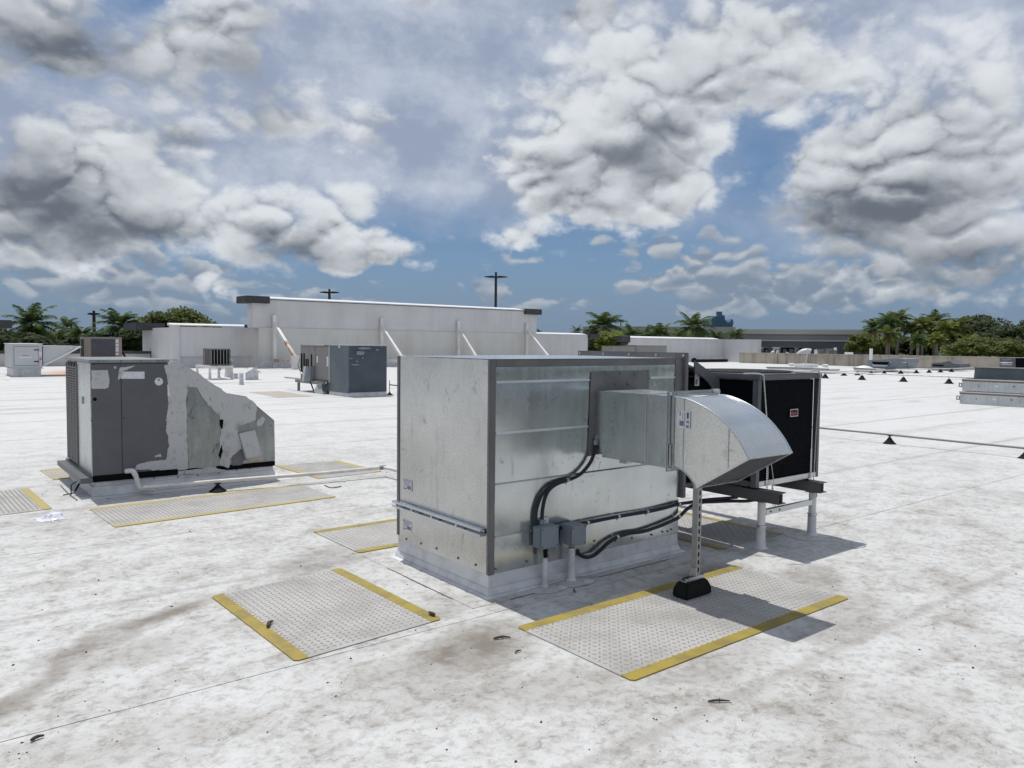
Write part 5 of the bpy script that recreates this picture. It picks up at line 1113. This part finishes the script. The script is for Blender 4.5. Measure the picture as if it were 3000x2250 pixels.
for i, (pts, lab) in enumerate((([(262,345),(275,322),(298,318)], 'bent white vent pipe left in the far row'), ([(330,345),(345,318),(358,298)], 'slanted white pipe in the far row'), ([(465,345),(472,330),(476,318)], 'short white pipe between the far air units'), ([(600,340),(660,325),(730,310),(775,318)], 'pale tarp covered duct in the far row'), ([(838,345),(838,285)], 'thin white post right of the tarp covered duct'), ([(1092,290),(1092,258)], 'thin white vent pipe above the slim grey unit'))):
    P = [AT(*zn(*q), 83.0) for q in pts]; P[0].z = .49 if i not in (5,) else P[0].z; tag(MB().tube(spline(P, 4) if len(P) > 2 else P, .13 if i != 3 else .35, 8).build('far_vent_pipe', 'coping' if i != 3 else 'whitepaint', None, 50), lab, 'vent pipe', 'vent pipes on the roof beyond the parapet')
def slab(px0, px1, ptop, dist, depth, name, lab, mat, bands=(), top=None):
    a, b = AT(px0, ptop[0], dist), AT(px1, ptop[1], dist); zt = (a.z+b.z)/2; d = (Vector((b.x, b.y, 0))-Vector((a.x, a.y, 0))); n = Vector((-d.y, d.x, 0)).normalized(); n = n if n.dot(Vector((a.x, a.y, 0))) > 0 else -n
    t = thing(name, lab, 'building', ((a.x+b.x)/2, (a.y+b.y)/2, GZ)); A, B = Vector((a.x, a.y, 0)), Vector((b.x, b.y, 0))
    def bb(z0, z1, off, nm, m): P = [A-n*off, B-n*off, B+n*depth, A+n*depth]; return MB().hexa([p+Vector((0,0,z0)) for p in P]+[p+Vector((0,0,z1)) for p in P]).build(nm, m, t)
    for (z0, z1, off, nm, m) in bands: bb(z0(zt) if callable(z0) else z0, z1(zt) if callable(z1) else z1, off, nm, m)
    return t, zt
zt = AT(2340, 965, 125).z; zm_ = AT(2340, 1000, 125).z
slab(2148, 2560, (962, 968), 125, 40, 'store_building', 'long slate grey store building with pale band, behind the stained parapet', 'bldg', [(GZ, zm_, 0, 'lower_wall', 'bldgdark'), (zm_+.001, zm_+.22, .15, 'band', 'cornice'), (zm_+.221, zt-.75, .02, 'upper_wall', 'bldg'), (zt-.749, zt-.02, .3, 'cornice', 'cornice')])
slab(1745, 2155, (957, 957), 160, 40, 'rear_store_building', 'pale grey store building rising behind the palms in the middle', 'bldg', [(GZ, lambda z: z-1.2, 0, 'wall', 'bldg'), (lambda z: z-1.199, lambda z: z, .3, 'cornice', 'cornice')])
slab(1708, 1752, (957, 957), 140, 20, 'corner_block', 'small grey block end left of the tall palm, behind the white walls', 'bldg', [(GZ, lambda z: z-.6, 0, 'wall', 'bldg'), (lambda z: z-.599, lambda z: z, .3, 'cornice', 'cornice')])
# curved glass tower far away
DT = 1500.0; zg = zoom(1650, 880, 3.16)
gt = thing('curved_glass_tower', 'distant blue glass tower with a scooped curved top behind the palms', 'tower', AT(2120, 1010, DT)); gt.location.z = GZ
og = [(1375,262),(1375,165),(1400,148),(1440,137),(1490,135),(1497,150),(1497,172),(1505,190),(1522,200),(1540,197),(1552,187),(1556,174),(1564,172),(1575,190),(1577,212),(1568,240),(1562,262),(1560,420),(1375,420)]
P = [AT(*zg(*q), DT) for q in og]; dv = Vector((FW.x, FW.y, 0)).normalized()*60
body = MB().prism(P, dv).build('tower_body', 'glassblue', gt)
for k in range(9):
    y = 150+k*13; q0, q1 = AT(*zg(1376 if k > 1 else 1402, y), DT), AT(*zg(1494 if k < 3 else (1510 if k < 5 else 1570), y), DT); MB().beam(q0-dv*.02, q1-dv*.02, .8, .9).build('floor_line', 'glassline', body)
for k in range(6): x = 1446+k*9; q0, q1 = AT(*zg(x, 136), DT), AT(*zg(x, 100), DT); MB().beam(q0+dv*.3, q1+dv*.3, 1.6, 1.6, up=(1,0,0)).build('roof_fin', 'glassline', gt)

# ------------------------------------------------------------------ light and power poles
def lightpole(px, ptop, dist, lab, wpx, lens='pole'):
    b = AT(px, ptop, dist); t = thing('parking_light', lab, 'light pole', (b.x, b.y, GZ), 'parking lot lights'); s = dist/F
    MB().cyl((b.x, b.y, GZ), (b.x, b.y, b.z-.2), 4.6*s, 3.8*s, n=8).build('pole', 'pole', t, 40); rt_ = Vector((RT.x, RT.y, 0)).normalized()
    MB().cyl((b.x, b.y, b.z-.35), (b.x, b.y, b.z+.25), 3.2*s, n=8).build('top_fitting', 'pole', t)
    for sg in (-1, 1):
        a = Vector((b.x, b.y, b.z-.15)); e = a+rt_*sg*wpx*s; c_ = a+rt_*sg*wpx*s*.35
        h = MB(); n = Vector((-rt_.y, rt_.x, 0)); up = Vector((0,0,1)); w = 4*s
        h.hexa([a-n*w-up*2.0*s, c_-n*w*1.8-up*2.6*s, c_+n*w*1.8-up*2.6*s, a+n*w-up*2.0*s, a-n*w+up*1.5*s, c_-n*w*1.8+up*2.8*s, c_+n*w*1.8+up*2.8*s, a+n*w+up*1.5*s])
        h.hexa([c_-n*w*1.8-up*2.6*s, e-n*w*.8-up*1.0*s, e+n*w*.8-up*1.0*s, c_+n*w*1.8-up*2.6*s, c_-n*w*1.8+up*2.8*s, e-n*w*.8+up*1.2*s, e+n*w*.8+up*1.2*s, c_+n*w*1.8+up*2.8*s]); hd = h.build('lamp_head', 'pole', t)
        if lens == 'lamp': MB().hexa([c_-n*w*1.5-up*3.4*s, e-n*w*.7-up*1.8*s, e+n*w*.7-up*1.8*s, c_+n*w*1.5-up*3.4*s, c_-n*w*1.5-up*2.7*s, e-n*w*.7-up*1.1*s, e+n*w*.7-up*1.1*s, c_+n*w*1.5-up*2.7*s]).build('lens', 'lamp', hd)
lightpole(1453, 806, 66, 'tall dark double-headed parking light right of centre behind the white wall', 33); lightpole(965, 853, 95, 'dark double-headed parking light peeking over the white wall', 27); lightpole(275, 916, 110, 'left parking light with pale lamp heads between the palms', 15, 'lamp')
for i, (px, py, d_, w, lab) in enumerate(((1819, 940, 200, 12, 'wooden power pole with a crossarm between the centre palms'), (310, 968, 260, 6, 'tiny power pole right of the left parking light'), (209, 938, 240, 0, 'thin mast behind the left palms'))):
    b = AT(px, py, d_); s = d_/F; t = MB(); t.cyl((b.x, b.y, GZ), (b.x, b.y, b.z), 1.6*s, n=6)
    if w: rt_ = Vector((RT.x, RT.y, 0)).normalized(); t.beam(b-rt_*w*s-Vector((0,0,2*s)), b+rt_*w*s-Vector((0,0,2*s)), 1.6*s, 1.8*s)
    tag(t.build('power_pole', 'pole'), lab, 'power pole', 'distant poles')

# ------------------------------------------------------------------ trees
def frond(b, o, az, e0, L, droop, rnd, nl=36, lw=.11, ll=.30):
    """one feather leaf: a bent rib with two rows of hanging leaflets"""
    p = Vector(o); e = e0; n = 14; pts = [p.copy()]; hz = Vector((math.cos(az), math.sin(az), 0))
    for i in range(n): d = hz*math.cos(e)+Vector((0,0,math.sin(e))); p = p+d*(L/n); pts.append(p.copy()); e -= droop/n*(.35+1.3*i/n)
    side = Vector((-hz.y, hz.x, 0))
    for i in range(n):
        w = .028*(1-i/n)+.006; b._a([pts[i]-side*w, pts[i]+side*w, pts[i+1]+side*w*.8, pts[i+1]-side*w*.8], [(0,1,2,3)])
    for k in range(nl):
        t = .14+.86*k/nl; f = t*n; i = min(int(f), n-1); q = pts[i]+(pts[i+1]-pts[i])*(f-i); tg = (pts[i+1]-pts[i]).normalized()
        le = L*ll*(math.sin(math.pi*min(1, t*.92+.08))**.6)*rnd.uniform(.85, 1.1)
        for sg in (-1, 1):
            d = (side*sg*.85+tg*.62+Vector((0,0,-.22+rnd.uniform(-.25, .25)))).normalized(); tip = q+d*le+Vector((0,0,-le*.18)); md = q+d*le*.5; wv = tg*lw*L*.30
            b._a([q-wv*.5, q+wv*.5, md+wv*.42, tip, md-wv*.42], [(0,1,2,4),(4,2,3)])
def palm_tree(px, py, R, dist, lab, seed, mat='palm', nf=19, ll=.30, tr=.16, group='palms beyond the roof', shaft=True, dead=0, spread=1.0):
    """hub of the crown at photo pixel px,py; R is the frond reach in photo pixels at that distance"""
    h = AT(px, py, dist); r = random.Random(seed); L = .80*R*dist/F; t = thing('palm_tree', lab, 'palm', (h.x, h.y, GZ), group)
    bend = r.uniform(-.4, .4); MB().tube([(h.x+bend*.3, h.y, GZ), (h.x+bend*.2, h.y+bend*.2, GZ+(h.z-GZ)*.5), (h.x, h.y, h.z-.2*L)], [tr*1.5, tr*1.15, tr], 10).build('trunk', 'bark', t, 50)
    if shaft: MB().tube([(h.x, h.y, h.z-.22*L), (h.x, h.y, h.z+.05)], [tr*1.05, tr*.6], 10).build('crownshaft', 'shaft', t, 50)
    nf = int(nf*1.35); b = MB(); ga = r.uniform(0, 6)
    for k in range(nf):
        u = (k+.5)/nf; e0 = rad(82-105*u**.85*spread)+r.uniform(-.1, .1); frond(b, (h.x, h.y, h.z), ga+k*2.399+r.uniform(-.2, .2), e0, L*r.uniform(.85, 1.12), rad(55+55*r.random()), r, ll=ll)
    b.build('crown', mat, t, recalc=False)
    if dead:
        b = MB()
        for k in range(dead): frond(b, (h.x, h.y, h.z-.1*L), r.uniform(0, 6.3), rad(-35), L*.75, rad(50), r, 18, ll=.2)
        b.build('dry_fronds', 'deadleaf', t, recalc=False)
    return t
def leaf_tree(px, py, rx, ry, dist, lab, seed, mat='leaf', n=8000, size=.36, lumps=26, group='leafy trees beyond the roof', name='leafy_tree'):
    c = AT(px, py, dist); r = random.Random(seed); s = dist/F; A, Cz = rx*s*.85, ry*s*.76; t = thing(name, lab, 'tree', (c.x, c.y, GZ), group)
    MB().tube([(c.x, c.y, GZ), (c.x+.1*A, c.y, (GZ+c.z)/2), (c.x, c.y, c.z)], [.05*A+.15, .04*A+.1, .02*A+.05], 8).build('trunk', 'darkbark', t, 50)
    ce = []
    for k in range(lumps):
        th = r.uniform(0, 6.283); v = r.uniform(-.75, 1); q = math.sqrt(max(.0, 1-v*v)); f = r.uniform(.55, .88); ce.append((Vector((c.x+A*f*q*math.cos(th), c.y+A*f*q*math.sin(th), c.z+Cz*f*v)), r.uniform(.26, .44)))
    lb = MB()
    for p, q in ce[:9]: lb.tube([(c.x, c.y, c.z-Cz*.8), (c.x+(p.x-c.x)*.5, c.y+(p.y-c.y)*.5, c.z-Cz*.2+(p.z-c.z)*.3), p], [.02*A+.06, .012*A+.04, .02], 6)
    lb.build('limbs', 'darkbark', t, recalc=False); b = MB(); vs = []; fs = []
    n = int(n*1.6); size *= 1.15
    for k in range(n):
        p, q = ce[r.randrange(lumps)]; d = Vector((r.gauss(0, 1), r.gauss(0, 1), r.gauss(0, 1))).normalized(); rr = r.random()**.35
        o = p+Vector((d.x*A*q, d.y*A*q, d.z*Cz*q*1.15))*rr; u = Vector((r.gauss(0, 1), r.gauss(0, 1), r.gauss(0, .5))).normalized(); w = u.orthogonal().normalized(); sz = size*r.uniform(.6, 1.25); m_ = len(vs)
        vs += [o-u*sz*.5, o+w*sz*.3, o+u*sz*.5, o-w*sz*.3]; fs.append((m_, m_+1, m_+2, m_+3))
    b._a(vs, fs); b.build('crown', mat, t, recalc=False); return t
palm_tree(92, 952, 92, 78, 'big dark palm with drooping fronds at far left', 1, nf=24, spread=1.15); palm_tree(195, 962, 52, 85, 'small palm head right of the big left palm', 2, nf=14, shaft=False); palm_tree(238, 985, 62, 80, 'low palm with hanging fronds left of the parking light', 3, nf=16); palm_tree(352, 958, 84, 76, 'bushy palm right of the left parking light', 4, nf=24); palm_tree(398, 985, 60, 78, 'lower palm close to the dark wall cap', 5, nf=18); palm_tree(592, 962, 40, 95, 'small palm tip right of the round leafy tree', 6, nf=12, shaft=False)
leaf_tree(520, 962, 115, 62, 84, 'broad round leafy tree behind the low white wall', 11, 'leaf', 7000, .34, 34)
leaf_tree(30, 1005, 75, 40, 74, 'dark bush at the far left edge', 12, 'leafdark', 3500, .28); leaf_tree(170, 1000, 80, 42, 90, 'dark green bush under the left palms', 13, 'leaf', 3500, .30); leaf_tree(300, 1010, 70, 45, 74, 'dark bush right of the tan condenser', 14, 'leafdark', 3500, .28); leaf_tree(400, 1005, 60, 50, 73, 'dark bush against the low white wall', 15, 'leafdark', 3500, .28); leaf_tree(225, 1015, 60, 30, 72, 'dark bush behind the wedge hood', 16, 'leafdark', 2500, .26); leaf_tree(110, 1015, 70, 32, 71, 'dark bush behind the fan box', 17, 'leafdark', 2500, .26)
palm_tree(1768, 958, 88, 84, 'tall feathery palm rising left of the power pole', 21, nf=17, spread=.8); palm_tree(1578, 975, 22, 110, 'tiny palm tip over the short white wall', 22, nf=12, shaft=False); palm_tree(1690, 972, 32, 110, 'small palm tip left of the tall feathery palm', 23, nf=14, shaft=False); palm_tree(1850, 985, 62, 96, 'low palm right of the power pole', 24, nf=16); palm_tree(1895, 988, 52, 92, 'low dark palm over the corner wall', 25, nf=16); palm_tree(1935, 982, 66, 90, 'palm with one upright frond near the middle', 26, nf=12, spread=.7); palm_tree(2032, 962, 82, 84, 'wide palm left of the glass tower', 27, nf=18, spread=.95); palm_tree(1990, 988, 50, 96, 'low palm head left of the wide palm', 28, nf=14); palm_tree(2098, 992, 46, 88, 'palm in front of the glass tower', 29, nf=16); palm_tree(2158, 985, 44, 86, 'palm right of the glass tower', 30, nf=14, spread=.85)
leaf_tree(1795, 1005, 62, 42, 72, 'lime green leafy shrub left of the white corner wall', 41, 'leaflime', 4200, .24, 24, name='leafy_shrub'); leaf_tree(1745, 1000, 42, 60, 76, 'dark shrub under the tall feathery palm', 42, 'leafdark', 3000, .26, name='leafy_shrub'); leaf_tree(2010, 1012, 130, 24, 92, 'dark hedge-like tree under the centre palms', 43, 'leafdark', 4000, .26); leaf_tree(1880, 1012, 70, 24, 94, 'dark bush under the low centre palms', 44, 'leafdark', 2500, .26)
for i, (px, py, R, d_, sd, lab, dd, mt) in enumerate(((2562,962,52,112,51,'leftmost royal palm of the right grove, orange dry fronds below',5,'palm'),(2602,952,55,110,52,'second royal palm of the right grove',0,'palm'),(2632,940,56,112,53,'tallest royal palm of the right grove',0,'palmlight'),(2605,985,46,108,54,'lower palm in the right grove with reddish dry fronds',6,'palmlight'),(2672,962,52,114,55,'bushy palm in the middle of the right grove',0,'palm'),(2705,958,52,112,56,'yellowish palm in the right grove',0,'palmlight'),(2738,948,56,114,57,'high palm right of the middle in the right grove',0,'palm'),(2770,968,50,110,58,'low broad palm in the right grove',0,'palmlight'),(2805,962,48,112,59,'last palm of the right grove before the dark trees',0,'palmlight'),(2835,1005,40,104,60,'small fan-like palm under the dark trees',0,'palmlight'),(2690,1000,40,106,61,'short palm low in the right grove',0,'palm'),(2745,1000,40,108,62,'short yellow palm low in the right grove',0,'palmlight'))):
    palm_tree(px, py, R, d_, lab, sd, mt, nf=20, dead=dd, group='palms of the right grove')
leaf_tree(2855, 982, 100, 62, 120, 'big dark round tree right of the palm grove', 71, 'leafdark', 7000, .42, 34); leaf_tree(2955, 1004, 90, 50, 110, 'dark tree at the right edge of the picture', 72, 'leafdark', 6000, .40, 30); leaf_tree(3015, 995, 70, 58, 118, 'dark tree cut off by the right picture edge', 73, 'leafdark', 5000, .40); leaf_tree(2530, 1012, 52, 36, 106, 'greyish tree at the end of the slate building', 74, 'leaf', 4500, .34); leaf_tree(2620, 1015, 90, 34, 118, 'dark bush under the left of the palm grove', 75, 'leafdark', 4000, .34); leaf_tree(2730, 1012, 100, 40, 120, 'dark bush under the middle of the palm grove', 76, 'leafdark', 4500, .34); leaf_tree(2860, 1020, 90, 30, 102, 'green bush low under the big dark tree', 77, 'leaf', 4500, .30); leaf_tree(2930, 1022, 60, 30, 100, 'green bush by the right cabinet', 78, 'leaf', 3500, .30)

# ------------------------------------------------------------------ litter on the roof
def twig(px, py, l, ang, lab, r=.006, z=.002, kink=.3):
    p = G(px, py); d = Vector((math.cos(ang), math.sin(ang), 0)); n = Vector((-d.y, d.x, 0)); a = p+Vector((0,0,z+r))
    t = MB().tube(spline([a-d*l/2, a+n*l*kink*.3+Vector((0,0,.004)), a+d*l/2], 4), [r*.7, r, r*1.1, r, r, r*.9, r*.8, r*.7, r*.5], 7); t.tube([a, a+n*l*.2+d*l*.1+Vector((0,0,r))], [r*.7, r*.3], 5)
    tag(t.build('twig', 'twig', None, 50), lab, 'twig', 'twigs lying on the roof')
twig(792, 1836, .085, .9, 'thick dark twig on the yellow strip of the lower left pad', .010, .008); twig(1265, 1806, .06, 1.6, 'stubby twig at the right corner of the lower left pad', .010, .008); twig(1471, 1873, .095, -.45, 'reddish curved twig between the two front pads', .006); twig(2106, 2058, .10, -.62, 'straight thin dark twig lying right of the front', .005, kink=0); twig(1682, 1734, .03, 1.1, 'black scrap near the right pipe stub', .006, .004); twig(1518, 1912, .045, .1, 'small curved twig left of the front pad', .004); twig(110, 2168, .05, .3, 'dark scrap on the seam at lower left', .007)
db = MB(); r = random.Random(77)
def pebble(x, y, s):
    p = [Vector((x+s*math.cos(k*1.2566)*r.uniform(.5, 1.2), y+s*math.sin(k*1.2566)*r.uniform(.3, 1), .0012)) for k in range(5)]; t = Vector((x, y, .001+s*r.uniform(.4, .9))); db._a(p+[t], [(k, (k+1) % 5, 5) for k in range(5)])
for k in range(210):
    px, py = r.uniform(-50, 3050), 1240+1000*r.random()**.85; q = G(px, py); pebble(q.x, q.y, r.choice((.003, .004, .005, .006, .009))*(1+max(0, (1700-py)/600)))
tag(db.build('roof_litter', 'debris', base=(2, 5, 0), recalc=False), 'scattered black crumbs and bits on the white roof', 'litter', kind='stuff')
# crumpled clear plastic
c = G(152, 1520); b = MB(); r = random.Random(5); n = 9; vs = []; fs = []
for i in range(n):
    for j in range(n):
        u, v = i/(n-1)-.5, j/(n-1)-.5; e = max(0, 1-4*(u*u+v*v)); vs.append((c.x+.24*u+r.uniform(-.012, .012), c.y+.20*v+r.uniform(-.012, .012), .003+.06*e*r.uniform(.4, 1.2)))
for i in range(n-1):
    for j in range(n-1): a = i*n+j; fs.append((a, a+1, a+n+1, a+n))
b._a(vs, fs); tag(b.build('plastic_scrap', 'wrap', base=(c.x, c.y, 0), recalc=False), 'crumpled clear plastic scrap on the roof at left', 'plastic scrap')
for i, (pts, lab) in enumerate((([(178,1424),(200,1447),(226,1467)], 'thin dark wire lying left of the grey patched unit curb'), ([(185,1452),(210,1447),(221,1445)], 'short black strip near the loose strap on the roof'), ([(951,1423),(968,1430),(985,1429),(1000,1426)], 'thin bent wire right of the long tread pad'))):
    P = [G(*q)+Vector((0,0,.006)) for q in pts]; tag(MB().tube(spline(P, 4), .006, 5).build('loose_wire', 'frame'), lab, 'wire', 'loose wires on the roof')
# renderer settings
S.cycles.use_adaptive_sampling = True; S.cycles.adaptive_threshold = .02
S.cycles.use_denoising = True
S.cycles.max_bounces = 6; S.cycles.diffuse_bounces = 3; S.cycles.glossy_bounces = 3; S.cycles.transmission_bounces = 2
